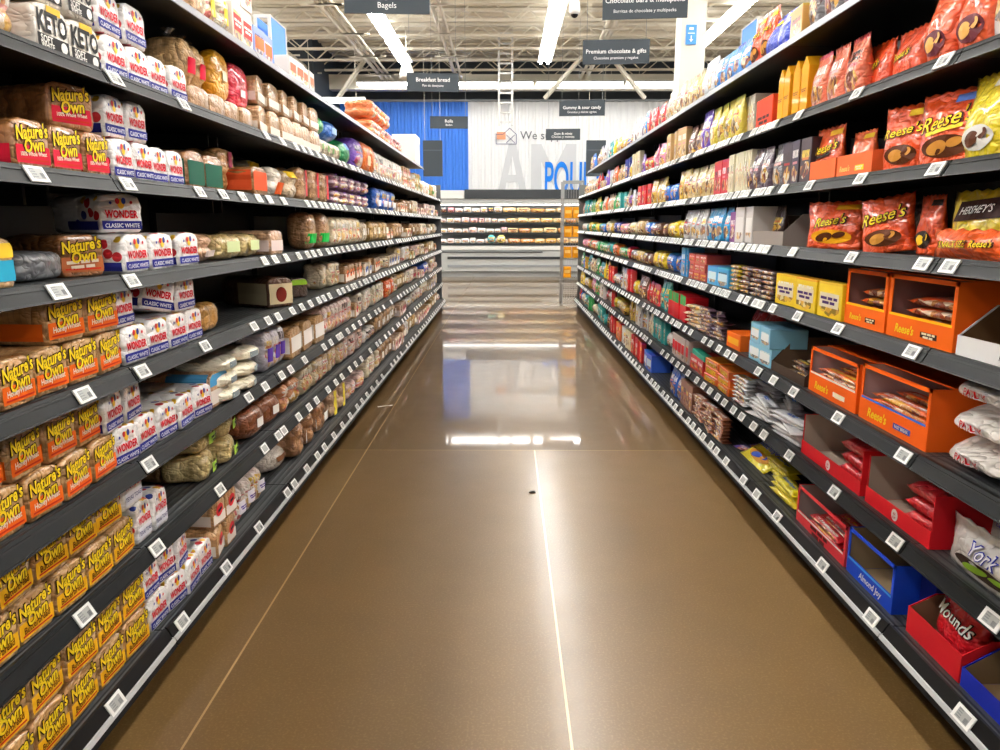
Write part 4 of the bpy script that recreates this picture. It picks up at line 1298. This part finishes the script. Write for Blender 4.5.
# top shelf
row(L, 7, pack('tan loaf bag high up', 'bread_bag', 'bread', 'D8B084', .2, .12, .22, 3, (2, 2, 1), .13), 172, 206, n=2)
row(L, 7, pack('white and yellow bread bag', 'bread_bag', 'bread', 'F0E8CC', .15, .16, .2, 3, (1, 1, 2), .1, mat=BFILM, label='E2C838', lab=(.4, .5, .5)), 207, 228, n=2)
row(L, 7, box('red and white cracker carton', 'EFE2D8', .15, .15, .18, word='#', wcol='FFFFFF', panel='E03A32', kind='bread_carton', cat='carton'), 230, 252, n=2, tiers=2)
row(L, 7, box('blue and orange small carton', '8A9CDC', .17, .12, .18, panel='E8743A', kind='bread_carton', cat='carton'), 253, 272, n=2)
row(L, 7, box('small white carton by the blue sign', 'EFE6DE', .15, .09, .07, panel='D07A5A', kind='bread_carton', cat='carton'), 289, 308, n=4, back=.005)
FLAG = boxes('f', [(-.12, .12, 0, .006, 0, .26), (-.12, .12, .064, .07, 0, .26)], BLUEP)
FLAGF = boxes('f', [(q - .006, q + .006, a, b, c, d) for q in (-.124, .124) for a, b, c, d in ((-.003, .010, 0, .265), (.060, .073, 0, .265), (.010, .060, .252, .265), (.010, .060, 0, .012))] + [(-.118, .118, -.003, 0, .26, .265)], WHITEP)
bs = put('flag_sign', 'sign', 'x', FLAG, H('3E8BE0'), L, 7, yl(291, 7), back=.09, label='blue flag sign standing on bread-side top shelf')
mesh_obj('white_frame', FLAGF, bs)
row(L, 7, pack('orange printed roll pack, stacked', 'roll_bag', 'rolls', 'EE8048', .26, .14, .24, 4, (2, 1, 2), .1, mat=BFILM), 373, 391, n=4, tiers=2)
row(L, 7, pack('pink and red roll pack', 'roll_bag', 'rolls', 'E09A9A', .2, .14, .22, 3, (2, 1, 2), .1, mat=BFILM), 392, 403, n=4)
put('storage_carton', 'carton', 'plain white carton', carton(.42, .32, .26, CARD), H('F0EBE0'), L, 7, 8.98, back=.03, label='plain white carton at far end of bread-side top shelf', parts=[('lid_flap', boxes('f', [(-.212, .212, -.003, .263, .25, .322)], CARD), H('EFEADF'))])

# ------------------------------------------------------------------ candy side, near bays
C = 1
ORG = 'F4561C'
def yr(px, lv): return Y(px, C, lv)
reese = bag('big orange peanut-butter cup bag', ORG, .25, .195, .07, FILM, word="Reese's", pic=('5A2E18', 'C98A3A'), sub='F2D23A', ww=.68, topc='5A7AC8')
reese_s = bag('slim orange peanut-butter cup pouch', ORG, .155, .2, .06, FILM, word="Reese's", pic=('5A2E18', 'C98A3A'), topc='F2C42C')
reese_t = bag('orange cup bag leaning on shelf', ORG, .21, .175, .06, FILM, word="Reese's", pic=('5A2E18', 'C98A3A'), wz=.66)
reese_w = bag('wide orange shape-candy bag', ORG, .28, .17, .07, FILM, word="Reese's", pic=('F2A81E', '5A2E18'), topc='E8A820', wz=.6, ww=.5)
clearorg = bag('clear-window orange candy bag', 'F0602C', .17, .22, .09, FILM, pic=('6A3038', 'E8B060'), topc='EFC840')
yellowb = bag('yellow miniatures bag', 'ECD21E', .27, .175, .07, FILM, word="HERSHEY'S", wcol='F4F2EC', wz=.72, wang=.05, out='2A1512', block='3A1F18', ww=.5)
tealb = bag('sky-blue candy bag', '1E9AD6', .13, .175, .06, PFILM)
tanb = bag('tan printed sweets pouch', 'D8BE86', .13, .18, .06, PFILM)
# bottom shelf
c0, w = span(C, 0, 960, 1045)
traybox('blue candy display tray at the near end', '2334B8', C, 0, c0, w, .10, .24, .05, None, 'Almond Joy', 'F0F0F8', lining='8A7050', ww=.4, wx=.25, back=.045)
row(C, 0, barm('blue coconut bar inside near blue tray', '2E8ED8', .13, .045, .022), c0 - .1, None, n=1, tiers=3, y=True, back=.12, base=.006)
c0, w = span(C, 0, 906, 960)
traybox('red coconut-bar display box, open front', 'DC222C', C, 0, c0, w, .11, .2, .075, None, None, lining='8A6A50', back=.045)
row(C, 0, bag('red coconut candy bag in open red box', 'E01826', .19, .165, .08, FILM, word='Mounds', wcol='F4F0EA', out='2A1410', wz=.62, wang=-.1), c0 - .1, None, n=1, y=True, back=.085, base=.005)
put('blue_carton', 'carton', 'x', carton(.075, .19, .10, CARD), H('1A2E9A'), C, 0, c0 + w / 2 + .045, back=.12, label='tall dark blue carton wedged beside red coconut box', parts=[('lettering', decal([tpoly('24', .02, (-.01, .14), 0, .01)], flat, .002), H('C8CCE8'))])
c0, w = span(C, 0, 846, 903)
w -= .06; c0 += .03
traybox('blue coconut-bar display box, half empty', '1E4CD0', C, 0, c0, w, .15, .24, .055, '49A6F0', 'Almond Joy', 'F4F0F4', hood=.14, slope=False, frame=.012, ww=.5, wx=.05, lining='9A8466', back=.045)
c0, w = span(C, 0, 796, 845)
traybox('red chocolate bar display box, white-lined edge', 'E84048', C, 0, c0, w, .14, .24, .045, 'F4E8E4', '#', '5A1A18', frame=.012, slope=False, hood=.10, lining='A89490', ww=.35, wx=.0, back=.045)
for i in range(8):
    put('chocolate_bar', 'chocolate bar', 'red wafer bar', cached('rb', lambda: candybar(.26, .034, .016, PFILM)), H('DC202C'), C, 0, c0, dz=.008 + (i // 4) * .02 + .012, back=.06 + (i % 4) * .036, rz=jit(.03), where='in white-edged red box', order=i, ordp='from front', tilt=.15)
ybar = barm('yellow crispy bar', 'F6E21A', .2, .06, .024, FILM, word='Butterfinger', wcol='2A5AC0')
row(C, 0, ybar, 768, 797, n=1, tiers=3, back=.06)
row(C, 0, barm('rear yellow crispy bar', 'F6E21A', .2, .06, .024, FILM, word='Butterfinger', wcol='2A5AC0'), 762, 790, n=1, tiers=3, back=.13)
row(C, 0, bag('yellow crispy bar share bag', 'F6E41E', .26, .17, .04, FILM, word='Butterfinger', wcol='2A6AD0', out='E8E4F0', gusset=False, pic=('C88A2A', '2A4AB0'), wang=0), 738, 764, n=1, back=.09, tilt=-1.1, base=.015)
put('chocolate_bar', 'chocolate bar', 'violet wrapped bar on grey shelf', candybar(.2, .055, .02, PFILM), H('6A4CA8'), C, 0, yr(729, 0), back=.12, rz=.4)
put('chocolate_bar', 'chocolate bar', 'violet wrapped bar behind the first', candybar(.2, .055, .02, PFILM), H('7A5CB8'), C, 0, yr(728, 0), back=.20, rz=.35)
row(C, 0, barm('brown pile bar', 'A8684A', .17, .05, .0165), 692, 722, n=3, tiers=8, jz=.15)
row(C, 0, barm('dark rear pile bar', '7A4A32', .17, .05, .018), 692, 722, n=3, tiers=6, back=.11, jz=.15)
row(C, 0, box('tall narrow brown carton', '9C6A54', .06, .16, .1), 680, 691, n=4)
row(C, 0, bag('blue toy-filled candy pouch', '2A62C8', .14, .17, .06), 668, 679, n=3)
row(C, 0, box('royal blue gift carton', '1E2E9E', .26, .2, .2, CARD, panel='2A4ACC'), 652, 661, n=1, back=.12)
row(C, 0, box('small blue and white carton', '3A6AE0', .14, .13, .15, panel='D8E6F8'), 643, 651, n=2)
# second shelf
row(C, 1, bag('grey peppermint pouch, blue oval', 'B6B0B2', .30, .20, .08, FILM, word='York', wcol='F0F0F8', out='2A36A8', pic=('C9C4C0', '2A36A8'), wz=.55, wang=0, ww=.55), 975, 1060, n=1, back=.20)
row(C, 1, bag('pale grey peppermint bag at shelf front', 'D8D4D0', .30, .12, .06, FILM, word='York', wcol='F0F0F8', out='2A36A8', pic=('3A2A24', '9AC83A'), wz=.6, wang=0, ww=.3), 937, 1030, n=1, back=.05)
for i, (pa, pb) in enumerate(((866, 932), (802, 862))):
    c0, w = span(C, 1, pa, pb)
    nmx = 'nearer' if i == 0 else 'farther'
    traybox(f'red wafer-bar display box, {nmx} of the pair', 'DC202A', C, 1, c0, w, .15, .26, .05, None, None, badge='F6F0EE', hood=.15, slope=False, lining='B8A494')
    kb = barm('red wafer-bar pack', 'DC222C', .15, .1, .042, FILM, word='KitKat', wcol='F4F0F0')
    for j in range(5):
        kb(C, 1, c0 - w * .22, .006 + (j // 2) * .044, '', back=.075 + (j % 2) * .102, rz=jit(.05), where=f'in {nmx} red box', order=j, ordp='from bottom', scale=(min(1.3, w * .5 / .15), 1, 1))
row(C, 1, barm('white blue-edged cookie bar', 'EEEFF4', .21, .062, .016, FILM, word='#', wcol='2A62C8'), 747, 800, n=2, tiers=6, jz=.25)
row(C, 1, barm('rear white cookie bar', 'ECEEF4', .21, .062, .017, FILM, word='#', wcol='2A82D8'), 747, 800, n=2, tiers=6, back=.13, jz=.3)
row(C, 1, barm('white blue-ended bar', 'F2F4F6', .15, .06, .018, PFILM), 731, 745, n=1, tiers=7, jz=.05)
row(C, 1, box('flat orange cup carton', 'F26E22', .16, .042, .16, word="Reese's", wcol='F6D22A'), 705, 730, n=2, tiers=3, jz=.12)
row(C, 1, box('red holiday candy carton', 'D0242C', .12, .09, .14), 690, 703, n=2)
row(C, 1, box('teal mint carton on red cartons', '2FA88C', .26, .03, .05, CARD), 691, 705, n=1, base=.093)
row(C, 1, box('silver and red candy carton', 'C4B4AE', .1, .15, .14, panel='D8242C'), 672, 688, n=5)
# third shelf
row(C, 2, bag('crumpled white peanut-bar sack, red lettering', 'F0EAE4', .34, .082, .30, CRINK, word='PAYDAY', wcol='D8232E', out='E8E4E6', gusset=False, wr=.014, wz=.5, wang=.0, ww=.3, seeds=3), 928, 1010, n=1, tiers=3, back=.03)
BX = []
for pa, pb, nmx, edge, plate, h in ((858, 927, 'blue-edged', '2F6ACB', '2A4AA8', .175), (808, 856, 'white-edged', 'F4E8DC', 'F4E4D8', .165)):
    c0, w = span(C, 2, pa, pb)
    traybox(f'orange display box with {nmx.split("-")[0]} lip edge', 'F4641A', C, 2, c0, w, h, .28, .075, edge, "Reese's", 'F6D22A', plate, hood=.22, slope=False, lining='C0A8A6', frame=.014, wx=-.2, word2='FAST BREAK' if nmx[0] == 'b' else '#', back=.045)
    for j in range(10):
        put('chocolate_bar', 'chocolate bar', 'orange wrapped bar', cached(('obar', nmx), lambda w=w: candybar(w * .86, .055, .019, PFILM)), H('F46A1E'), C, 2, c0, dz=.006 + (j // 2) * .0172 + (j % 2) * .003, back=.066 + (j % 2) * .075, rz=jit(.02), where=f'in {nmx} box', order=j, ordp='from bottom')
c0, w = span(C, 2, 772, 806)
traybox('open dark brown bar carton', '4A3A30', C, 2, c0, w, .14, .26, .04, None, None, lining='6A5442')
for j in range(9):
    put('chocolate_bar', 'chocolate bar', 'dark wrapped bar loose', cached('dbar', lambda: candybar(.16, .05, .017, PFILM)), H(R.choice(['5A4A44', '8A7A60', '4A3A38'])), C, 2, c0 + jit(.02), dz=.006 + (j // 3) * .02, back=.09 + (j % 3) * .055, rz=jit(.06), where='in dark brown carton', order=j, ordp='from front')
row(C, 2, box('light blue and white candy carton', '8CCCE8', .13, .085, .16, panel='F2F4F6'), 748, 770, n=2, tiers=2)
row(C, 2, bag('red glossy candy pack, set back', 'D82026', .2, .17, .09, FILM, gusset=False), 748, 772, n=2, back=.26)
row(C, 2, box('small orange carton, open topped', 'F26E20', .16, .08, .14, CARD, panel='F4B02A'), 724, 741, n=1)
row(C, 2, barm('dark patterned bar', '6A5060', .17, .05, .02), 698, 722, n=2, tiers=7, jz=.3)
row(C, 2, barm('cream and red bar', 'F0E0C6', .18, .06, .021), 687, 697, n=1, tiers=6, jz=.3)
row(C, 2, box('red carton with green top', 'C81E28', .13, .16, .14, CARD, panel='3A9A50', wz=.85), 668, 686, n=5)
# fourth shelf
c0, w = span(C, 3, 957, 1035)
traybox('white open carton with low curved front', 'F0EEEC', C, 3, c0, w, .125, .26, .05, None, "HERSHEY'S", '2A2220', lining='6A4C30', ww=.34, wx=.28)
for pa, pb, nmx in ((887, 955, 'nearer'), (845, 886, 'farther')):
    c0, w = span(C, 3, pa, pb)
    traybox(f'orange window display box, {nmx} on shelf', 'F46A1A', C, 3, c0, w, .18, .28, .07, 'F8C21E', "Reese's", 'F6D22A', '3A2014', hood=.24, slope=False, frame=.016, lining='8A6A64', wx=-.2, word2='#')
    for j in range(4):
        put('candy_pack', 'candy pack', 'flat orange candy pack', cached(('ofp', nmx), lambda w=w: candybar(w * .82, .17, .028, PFILM)), H('F4601C'), C, 3, c0, dz=.006 + j * .0285, back=.08, rz=jit(.03), where=f'in {nmx} window box', order=j, ordp='from bottom')
row(C, 3, box('yellow and brown bar multipack', 'F4D01E', .155, .125, .05, PCARD, word='#', wcol='4A2A6A', panel='E8DCC0', wz=.5), 774, 843, n=3)
row(C, 3, barm('dark multipack bar', '5A464A', .15, .06, .0205), 738, 772, n=3, tiers=6, jz=.1)
row(C, 3, barm('dark bar with yellow end', 'C9B038', .15, .06, .0205), 729, 737, n=1, tiers=6, jz=.06)
row(C, 3, box('light blue bar carton', '4FB0EA', .17, .10, .16, panel='D8EEF8'), 707, 728, n=2)
row(C, 3, box('red and tan bar carton', 'D0544A', .16, .05, .14), 688, 705, n=3, tiers=3)
row(C, 3, box('tall slim blue candy carton', '3A9AD8', .07, .18, .1), 680, 687, n=3)
# fifth shelf
row(C, 4, yellowb, 935, 1000, n=1, back=.10)
row(C, 4, bag('yellow bag at the near end', 'ECD21E', .25, .175, .07, FILM, pic=('9A8A3A', 'C8B86A'), topc='C8C83A'), 1003, 1075, n=1, back=.09)
row(C, 4, bag('flat orange snack-size bag lying in front', 'F0601E', .34, .075, .05, FILM, word="SNACK SIZE  Reese's", wcol='F6D22A', gusset=False, wz=.55, wang=.03, ww=.6), 924, 1010, n=1, back=.015)
row(C, 4, bag('narrow orange and black cup pouch', ORG, .12, .17, .05, FILM, topc='2A1A14', pic=('2A1A14', 'F2C42C')), 908, 933, n=1, back=.12)
row(C, 4, bag('dark brown candy bag in shadow', '3A1E1C', .16, .17, .06, FILM), 890, 915, n=1, back=.28)
reese_t(C, 4, yr(868, 4) + .03, 0, '', back=.09, rz=.35, lean=-.12)
reese_w(C, 4, yr(812, 4), 0, '', back=.09, rz=.38)
row(C, 4, bag('orange bag behind wide orange bag', 'DC4A1E', .2, .16, .06, FILM), 826, 852, n=1, back=.24)
c0, w = span(C, 4, 752, 784)
traybox('open grey and brown candy carton', '9A8F88', C, 4, c0, w, .13, .22, .06, None, None, lining='6A5A50')
row(C, 4, bag('dark brown pouch in grey carton', '4E3A36', .12, .165, .05, PFILM), 752, 778, n=3, back=.12, base=.005)
row(C, 4, box('pale grey tall candy carton', 'DCD6D2', .1, .17, .14, panel='E9E6E2'), 735, 751, n=2)
row(C, 4, box('violet and red candy carton', '8A4A8E', .09, .15, .12), 728, 734, n=1)
row(C, 4, tealb, 704, 727, n=4)
row(C, 4, bag('white and grey candy pouch', 'D2CFCF', .14, .175, .06), 682, 703, n=5)
# sixth shelf
row(C, 5, bag('yellow bag with nut pictures, slanted', 'F0D61E', .23, .205, .09, FILM, pic=('D8D4CC', '5A3420'), topc='E8E4DA'), 948, 996, n=1, jz=.15)
row(C, 5, bag('yellow striped bag at shelf end', 'D8C83A', .2, .2, .07, FILM, pic=('E8E8DC', '3A2A20')), 1000, 1060, n=1, back=.08)
reese(C, 5, yr(930, 5), 0, '', back=.06, rz=.18)
row(C, 5, bag('red-orange bag with blue top, behind', 'E8441E', .17, .2, .06, FILM, topc='5A7AC8'), 935, 962, n=1, back=.20)
reese_s(C, 5, yr(890, 5) + .01, 0, '', back=.06, rz=.25, scale=(1.2, 1, .95))
c0, w = span(C, 5, 837, 873)
traybox('low orange tray with yellow tag', 'F0703A', C, 5, c0, w, .08, .14, .075, None, "Reese's", 'F2C86A', 'F2DC2A', lining='6A3A20', ww=.3, wx=-.25)
row(C, 5, bag('orange pouch standing in yellow-tag tray', 'F0642A', .12, .15, .05, FILM, topc='F2C82C', pic=('7A4A2A', 'E89A3A')), 845, 868, n=1, back=.085, base=.004)
c0, w = span(C, 5, 810, 836)
traybox('low orange tray with plain front', 'F0703A', C, 5, c0, w, .08, .14, .075, None, None, lining='6A3A20')
row(C, 5, bag('orange pouch with black strip in tray', 'F25E22', .18, .19, .05, FILM, word="Reese's", sub='2A1A12', topc='F2B82C', pic=('5A2E18', 'C98A3A')), 810, 836, n=1, back=.065, base=.004)
row(C, 5, box('black and purple chocolate carton', '3A2C36', .12, .17, .15), 782, 807, n=3)
row(C, 5, bag('silver and black chocolate bag', '6A666C', .15, .18, .06), 767, 781, n=1)
row(C, 5, bag('dusky purple chocolate bag', '6A5662', .13, .18, .06), 750, 766, n=3)
row(C, 5, box('cream slab chocolate, standing upright', 'E8E1C2', .022, .19, .14), 729, 749, n=18, jz=.02)
row(C, 5, box('red valentine candy carton', 'D0262E', .09, .18, .14), 713, 728, n=4)
row(C, 5, tanb, 690, 712, n=6)
# seventh shelf
row(C, 6, bag('clear bag with pink candies and yellow base', 'E0D0C8', .19, .22, .09, PFILM, topc='E8D84A'), 985, 1030, n=1)
row(C, 6, clearorg, 914, 983, n=2)
row(C, 6, bag('orange bag with small black lettering', 'F2521E', .2, .16, .07, FILM, word="Reese's", ww=.5, wz=.55), 857, 913, n=2, back=.09)
row(C, 6, bag('pink-orange patterned candy bag', 'F07A56', .17, .19, .07, PFILM), 808, 855, n=3)
row(C, 6, box('amber carton with folded peak top', 'EEA61C', .075, .21, .12, CARD, gable=True, word='#', wcol='A86A2A', wz=.42), 774, 806, n=4, scale=(.93, 1, 1))
row(C, 6, box('slanted red-orange tray carton', 'F0502A', .2, .13, .14, CARD, panel='E84A2A', word='#', wcol='4A1A14', wz=.3), 754, 772, n=1)
row(C, 6, box('cream bar standing in display', 'E8E2CC', .026, .2, .12), 737, 753, n=10, back=.09, jz=.02)
row(C, 6, bag('yellow and blue candy bag', 'E6D04A', .17, .21, .07), 712, 736, n=4)
row(C, 6, bag('tall purple peaked candy bag', '6A45B8', .1, .22, .06), 698, 706, n=2)
# top shelf
row(C, 7, bag('dark plum candy bag high up', '4A3440', .2, .24, .08, FILM, pic=('8A3A4A', 'E8D8C8')), 836, 880, n=2)
row(C, 7, bag('shiny grey candy bag high up', '7A7678', .17, .24, .08, PFILM), 803, 834, n=2)
row(C, 7, box('brown and gold candy carton', 'C9954A', .13, .12, .14), 788, 802, n=1)
row(C, 7, bag('slanting blue candy bag', '2A44C8', .2, .15, .08, FILM, topc='E8D83A'), 768, 787, n=2)
row(C, 7, box('cream carton with hearts, set back', 'EFE3C8', .2, .2, .1, panel='EFE8D6'), 766, 786, n=2, back=.2)
row(C, 7, bag('orange bag beside the blue flag', 'F05622', .18, .22, .08, FILM, word="Reese's", pic=('5A2E18', 'C98A3A'), topc='F2D02C', ww=.6), 748, 767, n=2)
bs = put('flag_sign', 'sign', 'x', FLAG, H('3E8BE0'), C, 7, yr(733, 7), back=.10, label='blue flag sign standing on candy-side top shelf')
mesh_obj('white_frame', FLAGF, bs)
row(C, 7, bag('blue and silver candy bag', '3A8AD8', .15, .15, .06), 713, 746, n=5, back=.02)
row(C, 7, bag('silver-white candy bag', 'DCDEE0', .16, .2, .07), 700, 712, n=2)
row(C, 7, tanb, 683, 699, n=4)
row(C, 7, bag('beige tall candy bag', 'DCCFAE', .14, .2, .06), 668, 682, n=5)

# ------------------------------------------------------------------ further bays: sub-runs of one product each
def fillrange(side, lv, y0, y1, pal, seed, hmax=None):
    rr = random.Random(seed)
    y = y0
    ch = (hmax or clear(side, lv)) - .03
    last = None
    while y < y1 - .12:
        mkf = rr.choice(pal)
        if mkf is last: continue
        last = mkf
        seg = rr.uniform(.28, .8) * (.75 if side > 0 else 1)
        e = min(y1, y + seg)
        mh = mkf.h
        t = max(1, min(2 if mh > .06 else 5, int(ch / (mh + .002))))
        if t > 1 and rr.random() < .2 and mh > .09: t -= 1
        n = max(1, int((e - y) / mkf.w))
        if mh > ch: 
            continue
        row(side, lv, mkf, y, y + n * mkf.w + .001, tiers=t, n=n, y=True, jz=getattr(mkf, 'jz', .2), jb=.014, back=rr.choice([.04, .05, .06]), fit=False, scale=(1, 1, rr.uniform(.92, min(1.2, ch / (mh * t)))))
        y += n * mkf.w + rr.uniform(.005, .03)
bp = []
for nm, c, lab, t in (('tan', 'DCB07C', 'F0E6DA', 'D83040'), ('pale', 'EAD2AE', 'F6F0EA', '3A62B8'), ('brown', 'BC8E5C', 'F2E6D6', 'E8702E'), ('golden', 'E2BA72', 'F6EED8', '5A9A4A'), ('pinkish', 'E4C0A6', 'F4E4E2', 'B8344A')):
    bp.append(pack(f'{nm} clear bag of buns', 'bun_bag', 'buns', c, .135, .17, .18, 3, (1, 2, 2), .15, label=lab, lab=(.5, .3, .5)))
    bp.append(plainloaf(f'{nm} loaf with printed end', c, lab, (.12, .55), w=.12, h=.1, kind='sandwich_loaf', spot=t))
    bp.append(pack(f'{nm} tall bag of rolls', 'roll_bag', 'rolls', c, .11, .18, .18, 3, (1, 2, 3), .14, label=t, lab=(.6, .22, .4)))
    bp.append(pack(f'{nm} printed bread sack', 'bread_bag', 'bread', lab, .12, .185, .2, 3, (1, 2, 2), .12, mat=BFILM))
    bp.append(pack(f'{nm} tall snack sleeve', 'snack_sleeve', 'snack bread', lab, .09, .18, .14, 3, (1, 2, 3), .14, mat=BFILM))
for nm, c in (('white', 'F2EAE2'), ('cream', 'EEDEBC'), ('rosy', 'EAC8BE'), ('buff', 'E2C69C')):
    bp.append(pack(f'{nm} printed bagel bag', 'bagel_bag', 'bagels', c, .13, .17, .16, 3, (1, 2, 3), .14, mat=BFILM))
    bp.append(pack(f'{nm} low muffin pack', 'muffin_bag', 'muffins', c, .16, .09, .18, 3, (2, 2, 1), .16, mat=BFILM))
acc = [pack(f'{nm} film bread bag', 'bread_bag', 'bread', c, .15, .18, .2, 3, (1, 1, 1), .1, mat=PFILM) for nm, c in (('green', '2E9A55'), ('cobalt', '2F58C0'), ('red', 'CC3038'), ('orange', 'E8662E'), ('yellow', 'EAC63A'))]
bpal = bp * 2 + acc
def fx(side, lv, px): return Y(px, side, lv) + .02
for lv, px in enumerate((353, 323, 353, 330, 363, 398, 405)):
    fillrange(L, lv, fx(L, lv, px), YEND - .1, bpal, 50 + lv)
cp = []
for nm, c in (('red', 'D82A30'), ('pink', 'E88AAC'), ('violet', '8452C4'), ('orange', 'F2722A'), ('yellow', 'F2D22E'), ('green', '3AAE5A'), ('teal', '2AA8A8'), ('blue', '2E78DC'), ('navy', '2E3C8E'), ('white', 'F0EDE8'), ('cream', 'EADEB8'), ('silver', 'C4C4C8'), ('tan', 'D2B07A'), ('brown', '6E4634'), ('gold', 'D2AC44')):
    cp.append((nm, c, bag(f'{nm} printed candy bag', c, .115, .175, .06, PFILM, seeds=2)))
    cp.append((nm, c, bag(f'{nm} share-size candy pouch', c, .15, .185, .07, PFILM, seeds=2, kind='candy_pouch')))
    cp.append((nm, c, bag(f'{nm} slim sweets sachet', c, .085, .17, .04, PFILM, seeds=2, kind='sweets_sachet')))
    cp.append((nm, c, box(f'{nm} tall theater-candy carton', c, .075, .175, .04, kind='theater_box')))
    cp.append((nm, c, pack(f'{nm} pillow candy pack', 'pillow_pack', 'candy pack', c, .13, .11, .12, 3, (1, 1, 1), .1, mat=PFILM, wr=.08)))
lively = [m for nm, c, m in cp]
warm = [m for nm, c, m in cp if nm in ('tan', 'cream', 'gold', 'white', 'brown', 'silver', 'red', 'yellow')]
for lv, px in enumerate((642, 671, 667, 679, 681, 689, 697, 667)):
    y0 = fx(C, lv, px); ym = max(y0 + .3, 7.2)
    yend = YEND - .12 if lv < 7 else JOINT + 7 * BAY - .05
    fillrange(C, lv, y0, ym, warm + lively[::3], 150 + lv, .25 if lv == 7 else None)
    fillrange(C, lv, ym, yend, lively, 180 + lv, .25 if lv == 7 else None)

# bits on the floor
bm = bmesh.new(); bmesh.ops.create_icosphere(bm, subdivisions=2, radius=.012)
for v in bm.verts: v.co = Vector((v.co.x * 1.6, v.co.y * .8, max(0, v.co.z * .5 + .004))) * (1 + .4 * noise.noise(v.co * 120))
thing(mesh_obj('floor_scrap', fin(bm, 'scrap', plain('scrap_dark', '2A2018', .7), True), None, (.13, 3.45, .0), (0, 0, .4)), 'tiny dark crumpled scrap lying on the aisle floor', 'scrap')
bm = bmesh.new(); bx(bm, -.055, .055, -.006, .006, 0, .002)
for v in bm.verts: v.co.z += .004 * abs(v.co.x) / .055
thing(mesh_obj('paper_scrap', fin(bm, 'paper', TAGW), None, (-.86, 5.2, .0), (0, 0, .5)), 'thin white paper strip on floor near bread shelves', 'scrap')

write_labels()
# ------------------------------------------------------------------ soft light of the rest of the store
wd = bpy.data.worlds.new('store')
sc.world = wd
wd.use_nodes = True
wd.node_tree.nodes['Background'].inputs[0].default_value = (1, .98, .95, 1)
wd.node_tree.nodes['Background'].inputs[1].default_value = .55
